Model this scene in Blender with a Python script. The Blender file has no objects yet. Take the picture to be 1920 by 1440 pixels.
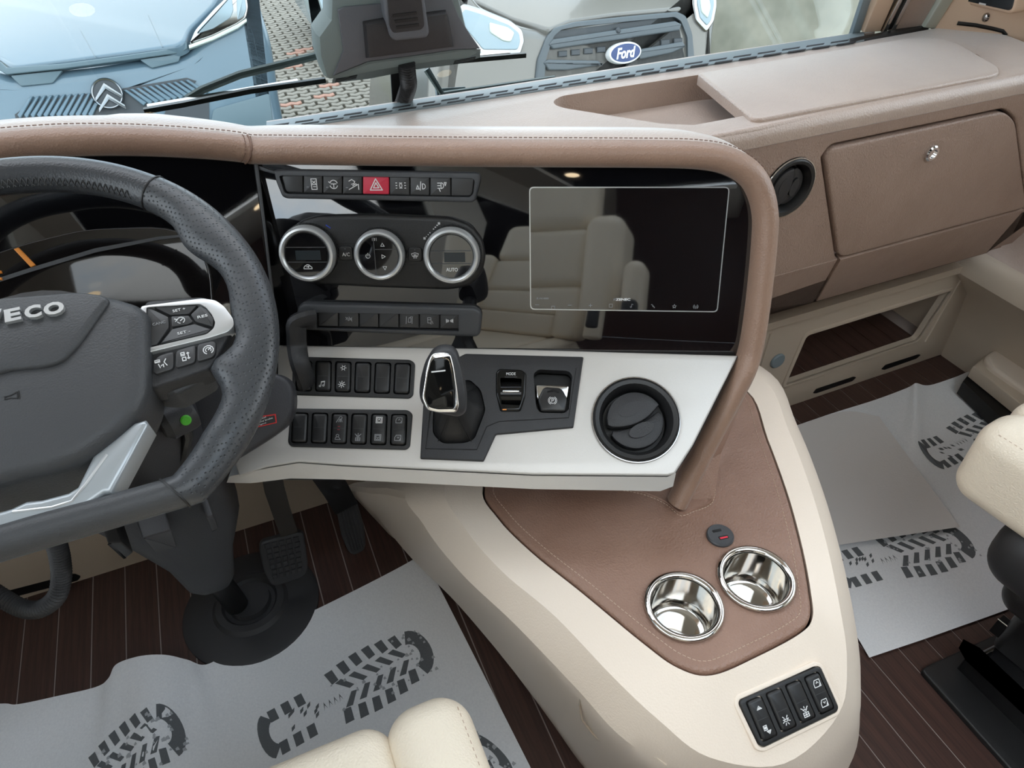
import bpy, math, random
from math import sin, cos, pi, radians, sqrt, atan2
from mathutils import Vector as V, Matrix
from mathutils.geometry import tessellate_polygon
S = bpy.context.scene
COL = S.collection
random.seed(7)

# ------------------------------------------------------------------ camera
FPX = 1331.0
CAM = V((0, 0, 1.30))
def _axes(yaw, pitch, roll):
    a, b, c = radians(yaw), radians(pitch), radians(roll)
    fw = V((sin(a)*cos(b), cos(a)*cos(b), -sin(b)))
    r = fw.cross(V((0, 0, 1))).normalized(); d = fw.cross(r)
    return r*cos(c)+d*sin(c), -r*sin(c)+d*cos(c), fw
AX, AD, AF = _axes(22.77, 40.86, 0.67)
cam = bpy.data.cameras.new('camera'); cam.lens = FPX/1920*36; cam.sensor_width = 36
cam.clip_start = 0.02; cam.clip_end = 200
co = bpy.data.objects.new('camera', cam); COL.objects.link(co)
m = Matrix((AX, -AD, -AF)).transposed().to_4x4(); m.translation = CAM
co.matrix_world = m; S.camera = co

# ------------------------------------------------------------------ world: bright broken cloud
w = bpy.data.worlds.new('sky'); S.world = w; w.use_nodes = True
nt = w.node_tree; nt.nodes.clear()
_o = nt.nodes.new('ShaderNodeOutputWorld'); _b = nt.nodes.new('ShaderNodeBackground')
_tc = nt.nodes.new('ShaderNodeTexCoord'); _n = nt.nodes.new('ShaderNodeTexNoise')
_r = nt.nodes.new('ShaderNodeValToRGB')
_n.inputs['Scale'].default_value = 2.2; _n.inputs['Detail'].default_value = 6; _n.inputs['Roughness'].default_value = .6
_r.color_ramp.elements[0].position = .40; _r.color_ramp.elements[0].color = (.66, .80, .97, 1)
_r.color_ramp.elements[1].position = .60; _r.color_ramp.elements[1].color = (1.0, 1.0, 1.0, 1)
nt.links.new(_tc.outputs['Generated'], _n.inputs['Vector']); nt.links.new(_n.outputs['Fac'], _r.inputs['Fac'])
nt.links.new(_r.outputs['Color'], _b.inputs['Color']); nt.links.new(_b.outputs[0], _o.inputs[0])
_b.inputs['Strength'].default_value = 3.5

S.view_settings.view_transform = 'Standard'; S.view_settings.look = 'None'
S.view_settings.gamma = 1; S.view_settings.use_curve_mapping = False
S.view_settings.exposure = 0.14
S.cycles.max_bounces = 7; S.cycles.diffuse_bounces = 4; S.cycles.glossy_bounces = 4; S.cycles.transparent_max_bounces = 10
S.cycles.use_adaptive_sampling = True; S.cycles.adaptive_threshold = .04
S.cycles.caustics_reflective = False; S.cycles.caustics_refractive = False
S.cycles.sample_clamp_indirect = 6; S.cycles.use_denoising = True

# ------------------------------------------------------------------ geometry helpers
def ray(px, py): return AX*((px-960)/FPX)+AD*((py-720)/FPX)+AF
def HZ(px, py, z): r = ray(px, py); return CAM+r*((z-CAM.z)/r.z)
def HY(px, py, y): r = ray(px, py); return CAM+r*(y/r.y)
def HX(px, py, x): r = ray(px, py); return CAM+r*(x/r.x)
def HT(px, py, t): return CAM+ray(px, py)*t

class Fr:
    """a working plane: origin, u (right), v (up in the plane), n (out)"""
    def __init__(s, o, u, v, n): s.o, s.u, s.v, s.n = V(o), V(u).normalized(), V(v).normalized(), V(n).normalized()
    def l(s, px, py, h=0):
        o = s.o+s.n*h; r = ray(px, py); t = ((o-CAM).dot(s.n))/r.dot(s.n); p = CAM+r*t-o
        return (p.dot(s.u), p.dot(s.v))
    def p(s, pts, h=0): return [s.l(x, y, h) for x, y in pts]
    def w(s, a, b, c=0): return s.o+s.u*a+s.v*b+s.n*c
    def off(s, d): return Fr(s.o+s.n*d, s.u, s.v, s.n)
    def at(s, a, b, c=0, rot=0):
        q = radians(rot); return Fr(s.w(a, b, c), s.u*cos(q)+s.v*sin(q), s.v*cos(q)-s.u*sin(q), s.n)
def frame(o, yaw=0, tilt=0):
    a, b = radians(yaw), radians(tilt)
    u = V((cos(a), sin(a), 0)); nh = V((sin(a), -cos(a), 0)); n = nh*cos(b)+V((0, 0, sin(b)))
    return Fr(o, u, n.cross(u), n)
def frame3(o, pu, pv):
    o, pu, pv = V(o), V(pu), V(pv); u = (pu-o).normalized(); n = u.cross(pv-o).normalized()
    return Fr(o, u, n.cross(u), n)
FLAT = Fr((0, 0, 0), (1, 0, 0), (0, 1, 0), (0, 0, 1))

def area2(p): return sum(p[i-1][0]*p[i][1]-p[i][0]*p[i-1][1] for i in range(len(p)))
def ccw(p): p = [tuple(q) for q in p]; return p if area2(p) > 0 else p[::-1]
def inset(p, d):
    n = len(p); out = []
    for i in range(n):
        a, b, c = V(p[i-1]), V(p[i]), V(p[(i+1) % n])
        e1, e2 = (b-a), (c-b)
        if e1.length < 1e-9 or e2.length < 1e-9: out.append(tuple(b)); continue
        e1.normalize(); e2.normalize()
        n1, n2 = V((-e1.y, e1.x)), V((-e2.y, e2.x)); m = n1+n2
        k = m.dot(n1)
        q = b+m*(d/max(k, .35)); out.append((q.x, q.y))
    return out
def rp(poly, r, n=4):
    """round the corners of a 2-D polygon; r one radius or one for each corner"""
    out = []; N = len(poly)
    for i in range(N):
        a, b, c = V(poly[i-1]), V(poly[i]), V(poly[(i+1) % N]); rr = r[i] if isinstance(r, list) else r
        la, lc = (a-b).length, (c-b).length; d = min(rr, la*.48, lc*.48)
        if d < 1e-6: out.append(tuple(b)); continue
        p0, p2 = b+(a-b)*(d/la), b+(c-b)*(d/lc)
        for k in range(n+1):
            t = k/n; q = p0*(1-t)**2+b*(2*t*(1-t))+p2*t*t; out.append((q.x, q.y))
    return out
def ell(cx, cy, rx, ry=None, n=32, a0=0): ry = ry or rx; return [(cx+rx*cos(2*pi*k/n+a0), cy+ry*sin(2*pi*k/n+a0)) for k in range(n)]
def rect(cx, cy, w, h): return [(cx-w/2, cy-h/2), (cx+w/2, cy-h/2), (cx+w/2, cy+h/2), (cx-w/2, cy+h/2)]
def spline(pts, n=8, closed=False):
    P = [V(p) for p in pts]; N = len(P); out = []
    R = range(N) if closed else range(N-1)
    for i in R:
        p1, p2 = P[i], P[(i+1) % N]
        p0 = P[i-1] if (closed or i > 0) else p1*2-p2
        p3 = P[(i+2) % N] if (closed or i+2 < N) else p2*2-p1
        for k in range(n):
            t = k/n
            out.append(((p1*2)+(p2-p0)*t+(p0*2-p1*5+p2*4-p3)*t*t+(p1*3-p0-p2*3+p3)*t**3)*.5)
    if not closed: out.append(P[-1])
    return out

class MB:
    def __init__(s): s.v, s.f = [], []
    def add(s, vs, fs):
        k = len(s.v); s.v += [V(v) for v in vs]; s.f += [tuple(i+k for i in f) for f in fs]; return s
    def prism(s, fr, poly, z0, z1, bev=0, seg=3, holes=(), bottom=True):
        poly = ccw(poly); n = len(poly); rings = [(poly, z0)]
        if bev > 0:
            for k in range(seg+1):
                t = k/seg*pi/2; rings.append((inset(poly, bev*(1-cos(t))), z1-bev+bev*sin(t)))
        else: rings.append((poly, z1))
        vs = []; fs = []
        for pl, z in rings: vs += [fr.w(a, b, z) for a, b in pl]
        for r in range(len(rings)-1):
            for i in range(n):
                j = (i+1) % n; fs.append((r*n+i, r*n+j, (r+1)*n+j, (r+1)*n+i))
        top = rings[-1][0]; T = (len(rings)-1)*n
        if not holes:
            fs.append(tuple(range(T, T+n)))
            if bottom: fs.append(tuple(range(n-1, -1, -1)))
        else:
            hs = [ccw(h) for h in holes]
            base = len(vs); idx = list(range(T, T+n)); low = list(range(n))
            for h in hs:
                k = len(vs); vs += [fr.w(a, b, z1) for a, b in h]; kk = len(vs); vs += [fr.w(a, b, z0) for a, b in h]; q = len(h)
                idx += list(range(k, k+q)); low += list(range(kk, kk+q))
                for i in range(q): j = (i+1) % q; fs.append((k+i, k+j, kk+j, kk+i))
            tri = tessellate_polygon([[V((a, b, 0)) for a, b in top]]+[[V((a, b, 0)) for a, b in h] for h in hs])
            flat = list(top)+[q for h in hs for q in h]
            for a, b, c in tri:
                ar = (flat[b][0]-flat[a][0])*(flat[c][1]-flat[a][1])-(flat[c][0]-flat[a][0])*(flat[b][1]-flat[a][1])
                if ar < 0: b, c = c, b
                fs.append((idx[a], idx[b], idx[c]))
                if bottom: fs.append((low[a], low[c], low[b]))
        return s.add(vs, fs)
    def lathe(s, fr, c, prof, n=32, cap0=True, cap1=True):
        vs = []; fs = []; m = len(prof)
        for r, h in prof: vs += [fr.w(c[0]+r*cos(2*pi*k/n), c[1]+r*sin(2*pi*k/n), h) for k in range(n)]
        for i in range(m-1):
            for k in range(n): j = (k+1) % n; fs.append((i*n+k, i*n+j, (i+1)*n+j, (i+1)*n+k))
        if cap0: fs.append(tuple(range(n-1, -1, -1)))
        if cap1: fs.append(tuple(range((m-1)*n, m*n)))
        return s.add(vs, fs)
    def loft(s, rings, closed=True, caps=True, loop=False):
        n = len(rings[0]); vs = [V(p) for r in rings for p in r]; fs = []; m = len(rings)
        for i in range(m if loop else m-1):
            ii = (i+1) % m
            for k in range(n if closed else n-1):
                j = (k+1) % n; fs.append((i*n+k, i*n+j, ii*n+j, ii*n+k))
        if caps and closed and not loop: fs.append(tuple(range(n-1, -1, -1))); fs.append(tuple(range((m-1)*n, m*n)))
        return s.add(vs, fs)
    def tube(s, pts, r, n=10, caps=True, flat=None, loop=False):
        P = [V(p) for p in pts]; m = len(P); rings = []; up = None
        for i in range(m):
            if loop: t = (P[(i+1) % m]-P[i-1]).normalized()
            else: t = (P[min(i+1, m-1)]-P[max(i-1, 0)]).normalized()
            if up is None: up = V(flat) if flat else (V((0, 0, 1)) if abs(t.z) < .9 else V((0, 1, 0)))
            a = t.cross(up).normalized(); b = a.cross(t).normalized(); up = b
            rr = r[i] if isinstance(r, list) else r
            ra, rb = rr if isinstance(rr, tuple) else (rr, rr)
            rings.append([P[i]+a*(ra*cos(2*pi*k/n))+b*(rb*sin(2*pi*k/n)) for k in range(n)])
        return s.loft(rings, True, caps, loop)
    def bar(s, pts, w, h, up=(0, 0, 1)):
        """square-section bar along pts"""
        P = [V(p) for p in pts]; m = len(P); rings = []
        for i in range(m):
            t = (P[min(i+1, m-1)]-P[max(i-1, 0)]).normalized(); a = t.cross(V(up)).normalized(); b = a.cross(t)
            rings.append([P[i]+a*x*w/2+b*y*h/2 for x, y in ((-1, -1), (1, -1), (1, 1), (-1, 1))])
        return s.loft(rings)
    def box(s, a, b):
        x0, y0, z0 = a; x1, y1, z1 = b
        vs = [(x, y, z) for z in (z0, z1) for y in (y0, y1) for x in (x0, x1)]
        return s.add(vs, [(0, 2, 3, 1), (4, 5, 7, 6), (0, 1, 5, 4), (2, 6, 7, 3), (0, 4, 6, 2), (1, 3, 7, 5)])
    def rbox(s, fr, c, size, r, n=4):
        """box with round edges, c centre and size in frame coordinates"""
        hx, hy, hz = [q/2 for q in size]; r = min(r, hx, hy, hz)
        def ticks(h):
            o = [-h+r*(1-cos(pi/4*k/n*2)) if 0 else -h+r*k/n for k in range(n+1)]
            return o+[-q for q in o[::-1]]
        X, Y, Z = ticks(hx), ticks(hy), ticks(hz); ids = {}; vs = []; fs = []
        def vid(x, y, z):
            k = (round(x, 6), round(y, 6), round(z, 6))
            if k not in ids:
                q = V((x, y, z)); i = V((max(-hx+r, min(hx-r, x)), max(-hy+r, min(hy-r, y)), max(-hz+r, min(hz-r, z))))
                d = q-i
                if d.length > 1e-9: q = i+d.normalized()*r
                ids[k] = len(vs); vs.append(fr.w(c[0]+q.x, c[1]+q.y, c[2]+q.z))
            return ids[k]
        def face(A, B, fn, flip):
            for i in range(len(A)-1):
                for j in range(len(B)-1):
                    if A[i+1]-A[i] < 1e-9 or B[j+1]-B[j] < 1e-9: continue
                    q = [fn(A[i], B[j]), fn(A[i+1], B[j]), fn(A[i+1], B[j+1]), fn(A[i], B[j+1])]
                    fs.append(tuple(q[::-1] if flip else q))
        for sgn in (-1, 1):
            face(X, Y, lambda a, b: vid(a, b, sgn*hz), sgn < 0); face(Y, Z, lambda a, b: vid(sgn*hx, a, b), sgn < 0)
            face(X, Z, lambda a, b: vid(a, sgn*hy, b), sgn > 0)
        return s.add(vs, fs)
    def stroke(s, fr, pts, w, h=.0004, z=0):
        for a, b in zip(pts[:-1], pts[1:]):
            a, b = V(a), V(b); d = b-a
            if d.length < 1e-7: continue
            d.normalize(); q = V((-d.y, d.x))*w/2; e = d*w*.35
            s.prism(fr, [tuple(a-e+q), tuple(a-e-q), tuple(b+e-q), tuple(b+e+q)], z, z+h, bottom=False)
        return s

WLOC = {}
def finish(me, smooth=35):
    me.validate(); me.update()
    if smooth:
        me.polygons.foreach_set('use_smooth', [True]*len(me.polygons)); me.set_sharp_from_angle(angle=radians(smooth))
def build(mb, name, mat, parent=None, smooth=35, loc=None):
    if parent is not None: L = WLOC[parent.name]
    if loc is None:
        xs = [v.x for v in mb.v]; ys = [v.y for v in mb.v]; zs = [v.z for v in mb.v]
        loc = V(((min(xs)+max(xs))/2, (min(ys)+max(ys))/2, min(zs)))
    me = bpy.data.meshes.new(name); me.from_pydata([v-loc for v in mb.v], [], mb.f)
    finish(me, smooth); me.materials.append(MT[mat])
    o = bpy.data.objects.new(name, me); COL.objects.link(o); WLOC[o.name] = V(loc)
    if parent is not None: o.parent = parent; o.location = loc-L
    else: o.location = loc
    return o
def share(src, name, parent, loc):
    """another object with the same mesh"""
    o = src.copy(); o.name = name; COL.objects.link(o); o.parent = parent
    o.location = V(loc)-(WLOC[parent.name] if parent else V((0, 0, 0))); WLOC[o.name] = V(loc); return o
def tag(o, label=None, cat=None, group=None, kind=None):
    for k, v in (('label', label), ('category', cat), ('group', group), ('kind', kind)):
        if v: o[k] = v
    return o
def thing(name, label, cat, loc, group=None):
    o = bpy.data.objects.new(name, None); o.empty_display_size = .05; COL.objects.link(o); o.location = loc; WLOC[o.name] = V(loc)
    return tag(o, label, cat, group)
def struct(name): 
    return name
def prism(name, mat, fr, poly, z0, z1, bev=0, parent=None, holes=(), seg=3, smooth=35):
    return build(MB().prism(fr, poly, z0, z1, bev, seg, holes), name, mat, parent, smooth)
def text_obj(txt, fr, a, b, height, mat, parent, name='lettering', width=None, depth=.0005, bold=0, shear=0, bevel=0, align='CENTER'):
    cu = bpy.data.curves.new('t', 'FONT'); cu.body = txt; cu.align_x = align; cu.align_y = 'CENTER'; cu.size = 1
    cu.offset = bold; cu.shear = shear; cu.resolution_u = 3
    to = bpy.data.objects.new('t', cu); COL.objects.link(to)
    dg = bpy.context.evaluated_depsgraph_get(); me = bpy.data.meshes.new_from_object(to.evaluated_get(dg))
    vs = [v.co.copy() for v in me.vertices]; fs = [tuple(p.vertices) for p in me.polygons]
    bpy.data.objects.remove(to); bpy.data.curves.remove(cu); bpy.data.meshes.remove(me)
    xs = [v.x for v in vs]; ys = [v.y for v in vs]; H = max(ys)-min(ys); W = max(xs)-min(xs)
    k = height/H; kx = width/W if width else k; cy = (max(ys)+min(ys))/2; cx = (max(xs)+min(xs))/2
    mb = MB(); N = len(vs)
    top = [fr.w(a+(v.x-cx)*kx, b+(v.y-cy)*k, depth) for v in vs]; bot = [fr.w(a+(v.x-cx)*kx, b+(v.y-cy)*k, -.0002) for v in vs]
    from collections import Counter
    ed = Counter(); dirn = {}
    for f in fs:
        for i in range(len(f)):
            e = (f[i-1], f[i]); kk = tuple(sorted(e)); ed[kk] += 1; dirn[kk] = e
    mb.add(top+bot, fs+[(dirn[e][1], dirn[e][0], dirn[e][0]+N, dirn[e][1]+N) for e, c in ed.items() if c == 1])
    return build(mb, name, mat, parent, 30)
def stitches(name, mat, pts, parent, step=.006, ln=.004, r=.0006, out=None):
    P = [V(p) for p in pts]; mb = MB(); acc = 0
    for a, b in zip(P[:-1], P[1:]):
        d = (b-a); L = d.length
        if L < 1e-6: continue
        d.normalize(); t = acc
        while t < L:
            q = a+d*t; mb.tube([q, q+d*ln], r, 4); t += step
        acc = t-L
    o = build(mb, name, mat, parent, 0); o['kind'] = 'stuff'; return o
# ------------------------------------------------------------------ materials
MT = {}
def srgb(r, g, b):
    f = lambda c: (c/255/12.92 if c/255 <= .04045 else ((c/255+.055)/1.055)**2.4)
    return (f(r), f(g), f(b), 1)
def mat(name, col, rough=.5, metal=0, bump=None, var=None, ior=1.5, coat=0, emit=0, coords='Object', stretch=None, sheen=0, coatr=.05):
    m = bpy.data.materials.new(name); m.use_nodes = True; MT[name] = m
    nt = m.node_tree; b = nt.nodes['Principled BSDF']
    b.inputs['Base Color'].default_value = col; b.inputs['Roughness'].default_value = rough; b.inputs['Metallic'].default_value = metal
    b.inputs['IOR'].default_value = ior; b.inputs['Coat Weight'].default_value = coat; b.inputs['Coat Roughness'].default_value = coatr
    if sheen: b.inputs['Sheen Weight'].default_value = sheen; b.inputs['Sheen Roughness'].default_value = .4
    if emit: b.inputs['Emission Color'].default_value = col; b.inputs['Emission Strength'].default_value = emit
    if bump or var:
        tc = nt.nodes.new('ShaderNodeTexCoord'); mp = nt.nodes.new('ShaderNodeMapping')
        nt.links.new(tc.outputs[coords], mp.inputs['Vector'])
        if stretch: mp.inputs['Scale'].default_value = stretch
    if var:      # (scale, colour 2, low, high)
        n = nt.nodes.new('ShaderNodeTexNoise'); n.inputs['Scale'].default_value = var[0]; n.inputs['Detail'].default_value = 3; n.inputs['Roughness'].default_value = .65
        r = nt.nodes.new('ShaderNodeValToRGB'); r.color_ramp.elements[0].color = col; r.color_ramp.elements[1].color = var[1]
        r.color_ramp.elements[0].position, r.color_ramp.elements[1].position = var[2], var[3]
        nt.links.new(mp.outputs[0], n.inputs['Vector']); nt.links.new(n.outputs['Fac'], r.inputs['Fac']); nt.links.new(r.outputs['Color'], b.inputs['Base Color'])
    if bump:     # list of (kind, scale, strength)
        prev = None
        for kind, sc, st in bump:
            if kind == 'voronoi':
                t = nt.nodes.new('ShaderNodeTexVoronoi'); t.inputs['Scale'].default_value = sc; out = t.outputs['Distance']
            elif kind == 'dots':
                t = nt.nodes.new('ShaderNodeTexVoronoi'); t.inputs['Scale'].default_value = sc; t.inputs['Randomness'].default_value = .15
                rr = nt.nodes.new('ShaderNodeValToRGB'); rr.color_ramp.elements[0].position = .10; rr.color_ramp.elements[1].position = .32
                nt.links.new(t.outputs['Distance'], rr.inputs['Fac']); out = rr.outputs['Color']
            else:
                t = nt.nodes.new('ShaderNodeTexNoise'); t.inputs['Scale'].default_value = sc; t.inputs['Detail'].default_value = 1; out = t.outputs['Fac']
            nt.links.new(mp.outputs[0], t.inputs['Vector'])
            bp = nt.nodes.new('ShaderNodeBump'); bp.inputs['Strength'].default_value = st; bp.inputs['Distance'].default_value = .004
            nt.links.new(out, bp.inputs['Height'])
            if prev: nt.links.new(prev.outputs[0], bp.inputs['Normal'])
            prev = bp
        nt.links.new(prev.outputs[0], b.inputs['Normal'])
    return m
LE = [('voronoi', 360, .22), ('noise', 60, .15)]
TAN_LIT = srgb(176, 154, 139)
mat('tan', TAN_LIT, .46, bump=[('voronoi', 330, .25), ('noise', 45, .25)], var=(9, srgb(168, 146, 132), .35, .7), sheen=.8, coat=.8, coatr=.36, ior=1.6)  # dash leather made paler with more sheen: daylight painted into the colour
mat('tan_brow', srgb(152, 123, 105), .42, bump=[('voronoi', 420, .16), ('noise', 60, .2)], var=(9, srgb(145, 116, 99), .35, .7), sheen=.2)
mat('tan_pad', srgb(148, 117, 101), .40, bump=LE, var=(7, srgb(134, 102, 86), .35, .7))
mat('tan_shaded', srgb(162, 139, 126), .48, bump=[('voronoi', 330, .25), ('noise', 45, .25)], var=(9, srgb(155, 132, 119), .35, .7))  # same leather, darker and dull: shade on the dash face painted in
mat('thread', srgb(120, 92, 78), .6)
mat('thread_light', srgb(190, 165, 145), .6)
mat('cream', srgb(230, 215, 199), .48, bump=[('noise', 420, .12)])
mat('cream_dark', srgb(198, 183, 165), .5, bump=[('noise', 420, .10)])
mat('seat_leather', srgb(236, 223, 203), .38, bump=[('voronoi', 380, .22), ('noise', 50, .06)])
mat('silver', srgb(204, 200, 195), .36, metal=.25, bump=[('noise', 900, .05)])
mat('silver_trim', srgb(205, 207, 208), .28, metal=.6)
mat('silver_spoke', srgb(172, 178, 182), .3, metal=.4)
mat('chrome', (.86, .86, .86, 1), .08, metal=1)
mat('badge_metal', (.30, .31, .32, 1), .2, metal=1)
mat('steel', (.62, .60, .57, 1), .09, metal=1)
mat('chrome_dark', (.45, .43, .42, 1), .12, metal=1)
mat('gloss_black', (.004, .004, .005, 1), .03, ior=2.1)
mat('gloss_trim', (.006, .006, .006, 1), .06, ior=1.4)
mat('lens_black', (.006, .005, .005, 1), .04, ior=1.6)
mat('black', srgb(30, 30, 31), .42, bump=[('noise', 700, .08)])
mat('black_soft', srgb(42, 42, 44), .5, bump=[('noise', 700, .12)])
mat('black_button', srgb(33, 33, 34), .34)
mat('button_grey', srgb(54, 54, 55), .42)
mat('bezel', srgb(66, 67, 70), .42, bump=[('noise', 900, .1)])
mat('black_deep', srgb(12, 12, 13), .5)
mat('rubber', srgb(48, 48, 50), .55)
mat('wheel_leather', srgb(52, 54, 57), .36, bump=[('voronoi', 500, .10)])
mat('wheel_perf', srgb(56, 58, 61), .36, bump=[('dots', 300, .6)])
mat('hub', srgb(58, 59, 61), .46, bump=[('noise', 600, .12)])
mat('column', srgb(46, 46, 50), .5, bump=[('noise', 700, .1)])
mat('pedal_metal', srgb(72, 66, 60), .5, metal=.5)
mat('white_print', srgb(225, 225, 225), .5)
mat('grey_print', srgb(150, 152, 155), .6)
mat('blue_print', srgb(40, 70, 190), .5)
mat('red_print', srgb(205, 40, 40), .5)
mat('red_button', srgb(200, 45, 70), .4)
mat('red_lamp', srgb(200, 40, 60), .4, emit=.15)
mat('green_lamp', srgb(70, 165, 40), .4, emit=.03)
mat('orange', srgb(225, 140, 55), .45)
mat('wood', srgb(62, 45, 41), .36, bump=[('noise', 90, .06)], var=(22, srgb(86, 62, 54), .35, .75), stretch=(9, .35, 9))
mat('inlay', srgb(160, 148, 142), .5)
mat('paper_plain', srgb(224, 220, 218), .85, bump=[('noise', 220, .1), ('noise', 10, .2)])
mat('paper', srgb(230, 231, 234), .85, bump=[('noise', 220, .12), ('noise', 9, .7)], var=(260, srgb(240, 241, 243), .3, .7))
mat('ink', srgb(102, 105, 108), .85, var=(340, srgb(96, 99, 102), .35, .7))
mat('ink_specks', srgb(172, 174, 178), .85)
mat('defrost', srgb(128, 142, 148), .4)
mat('dark_slot', srgb(26, 28, 32), .7)
mat('rail', srgb(205, 214, 205), .3, metal=.3)
mat('screen_dark', srgb(40, 46, 50), .25)
mat('sky_blue_paint', srgb(90, 111, 124), .25, metal=.1, coat=.5)
mat('grey_paint', srgb(116, 113, 108), .28, metal=.3, coat=.5)
mat('car_trim', srgb(58, 62, 66), .45)
mat('car_grille', srgb(82, 88, 92), .4)
mat('lip', srgb(88, 106, 114), .35)
mat('lamp_glass', srgb(150, 165, 172), .12, metal=.2)
mat('ford_blue', srgb(50, 66, 110), .3)
mat('housing', srgb(88, 92, 98), .5, bump=[('noise', 700, .08)])
mat('housing_light', srgb(108, 122, 122), .5, bump=[('noise', 700, .08)])
mat('tyre', srgb(30, 30, 32), .8)
mat('paver', srgb(140, 134, 124), .85, bump=[('noise', 60, .3)], var=(3, srgb(122, 117, 108), .3, .7))
mat('paver_red', srgb(168, 128, 112), .85, bump=[('noise', 60, .3)])
mat('soil', srgb(92, 94, 66), .95, bump=[('noise', 60, .6)], var=(14, srgb(120, 112, 92), .35, .65))
mat('concrete', srgb(160, 157, 143), .9, bump=[('noise', 18, .3)], var=(2.2, srgb(120, 120, 108), .38, .72))
mat('wall_liner', srgb(214, 187, 162), .6)
mat('liner_pale', srgb(214, 206, 194), .7)
mat('furniture', srgb(74, 44, 34), .35, var=(12, srgb(90, 56, 42), .3, .7), stretch=(1, 1, 8))
mat('lamp_warm', (1, .78, .5, 1), .5, emit=6)
# clear glass: fresnel mix of see-through and mirror, so daylight passes
def glassmat(name, tint, refl):
    m = bpy.data.materials.new(name); m.use_nodes = True; MT[name] = m; nt = m.node_tree; nt.nodes.clear()
    o = nt.nodes.new('ShaderNodeOutputMaterial'); mx = nt.nodes.new('ShaderNodeMixShader'); t = nt.nodes.new('ShaderNodeBsdfTransparent')
    g = nt.nodes.new('ShaderNodeBsdfGlossy'); fz = nt.nodes.new('ShaderNodeFresnel'); fz.inputs['IOR'].default_value = refl
    t.inputs['Color'].default_value = tint; g.inputs['Roughness'].default_value = .0
    nt.links.new(fz.outputs[0], mx.inputs[0]); nt.links.new(t.outputs[0], mx.inputs[1]); nt.links.new(g.outputs[0], mx.inputs[2]); nt.links.new(mx.outputs[0], o.inputs[0])
glassmat('glass', (.95, .97, .97, 1), 1.3)
glassmat('windscreen_glass', (.84, .88, .88, 1), 1.3)
# ------------------------------------------------------------------ the cab shell
def structure(o): o['kind'] = 'structure'; return o
XL, XR, YB, ZC = -.74, 1.79, -3.4, 2.06
FLOOR = structure(build(MB().box((XL-.05, YB, -.05), (XR+.05, 1.32, -.0015)), 'floor', 'inlay'))
PITCH = .063; x = .015-PITCH*12; first = None; k = 0
while x < XR+.02:
    L = V((x+PITCH/2, -1.0, -.0015))
    if first is None:
        first = build(MB().box((x+.0012, YB+.05, -.0015), (x+PITCH-.0012, 1.30, .0)), 'plank', 'wood', FLOOR, 0, loc=L)
    else: share(first, 'plank', FLOOR, L)
    x += PITCH
# side walls with a cab window and a lounge window each, roof with a skylight, rear wall; openings enlarged to brighten the interior
def side(name, x, sgn):
    fr = Fr((x, 0, 0), (0, 1, 0), (0, 0, 1), (1, 0, 0))
    w1 = rp([(-.55, .95), (.92, .95), (1.02, 1.02), (.84, 1.88), (-.55, 1.88)], .08)
    w2 = rp([(-2.6, 1.0), (-1.0, 1.0), (-1.0, 1.7), (-2.6, 1.7)], .08)
    o = structure(prism(name, 'liner_pale', fr, [(YB, 0), (1.35, 0), (1.35, ZC), (YB, ZC)], 0 if sgn > 0 else -.05, .05 if sgn > 0 else 0, holes=[w1, w2]))
    return fr, w1, w2
frL, w1, w2 = side('wall_left', XL, -1); frR, _, _ = side('wall_right', XR, 1)
n = 2
for fr, d in ((frL, -.03), (frR, .03)):
    for w_ in (w1, w2):
        structure(prism('window_%d' % n, 'glass', fr, w_, d-.002, d+.002)); n += 1
structure(build(MB().box((XL-.05, YB-.05, 0), (XR+.05, YB, ZC)), 'wall_back', 'furniture'))
structure(prism('ceiling', 'liner_pale', FLAT, [(XL-.05, YB-.05), (XR+.05, YB-.05), (XR+.05, .98), (XL-.05, .98)], ZC, ZC+.05,
                holes=[rp([(-.45, -2.3), (1.5, -2.3), (1.5, -.02), (-.45, -.02)], .06)]))
structure(prism('window_6', 'glass', FLAT, rp([(-.47, -2.32), (1.52, -2.32), (1.52, .0), (-.47, .0)], .06), ZC+.06, ZC+.065))
# front wall under the windscreen: deeper in the driver's footwell
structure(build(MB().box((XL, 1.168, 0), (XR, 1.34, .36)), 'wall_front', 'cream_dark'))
structure(build(MB().box((XL, 1.20, .361), (XR, 1.34, .80)), 'wall_scuttle', 'black_deep'))
# windscreen: one large leaning pane
WS = frame((.5, 1.315, .80), 0, 20)
structure(prism('window_1', 'windscreen_glass', WS, [(-1.25, 0), (1.3, 0), (1.3, 1.34), (-1.25, 1.34)], 0, .004))
structure(build(MB().box((XL-.05, .80, 1.98), (XR+.05, 1.0, 2.11)), 'trim_header', 'wall_liner'))

# right-hand pillar at the end of the dashboard: leather, chrome rail, blind rail
PB = HZ(1650, 62, .88); PC = HZ(1745, 50, .88)
PF = Fr(PB, (PC-PB), V((.0, -.30, 1)), (0, -1, -.3))
PF = frame3(PB, PC, PB+V((.0, -.28, 1)))
def pil(name, mat_, pts, z0, z1, bev=.004): 
    b0, t0, t1, b1 = [V(q) for q in PF.p(pts)]      # run each strip on up to the roof
    k0, k1 = 1.12/max(.02, t0.y-b0.y), 1.12/max(.02, t1.y-b1.y); dr = ((t0-b0)*k0+(t1-b1)*k1)/2
    return structure(prism(name, mat_, PF, [tuple(q) for q in (b0, b0+dr, b1+dr, b1)], z0, z1, bev))
pil('trim_1', 'wall_liner', [(1620, 62), (1646, -20), (1694, -20), (1652, 60)], -.02, .0)
pil('trim_2', 'chrome', [(1652, 60), (1692, -20), (1698, -20), (1659, 59)], -.02, .006, .002)
pil('trim_3', 'black_deep', [(1659, 59), (1698, -20), (1708, -20), (1667, 58)], -.02, -.002, .001)
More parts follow.
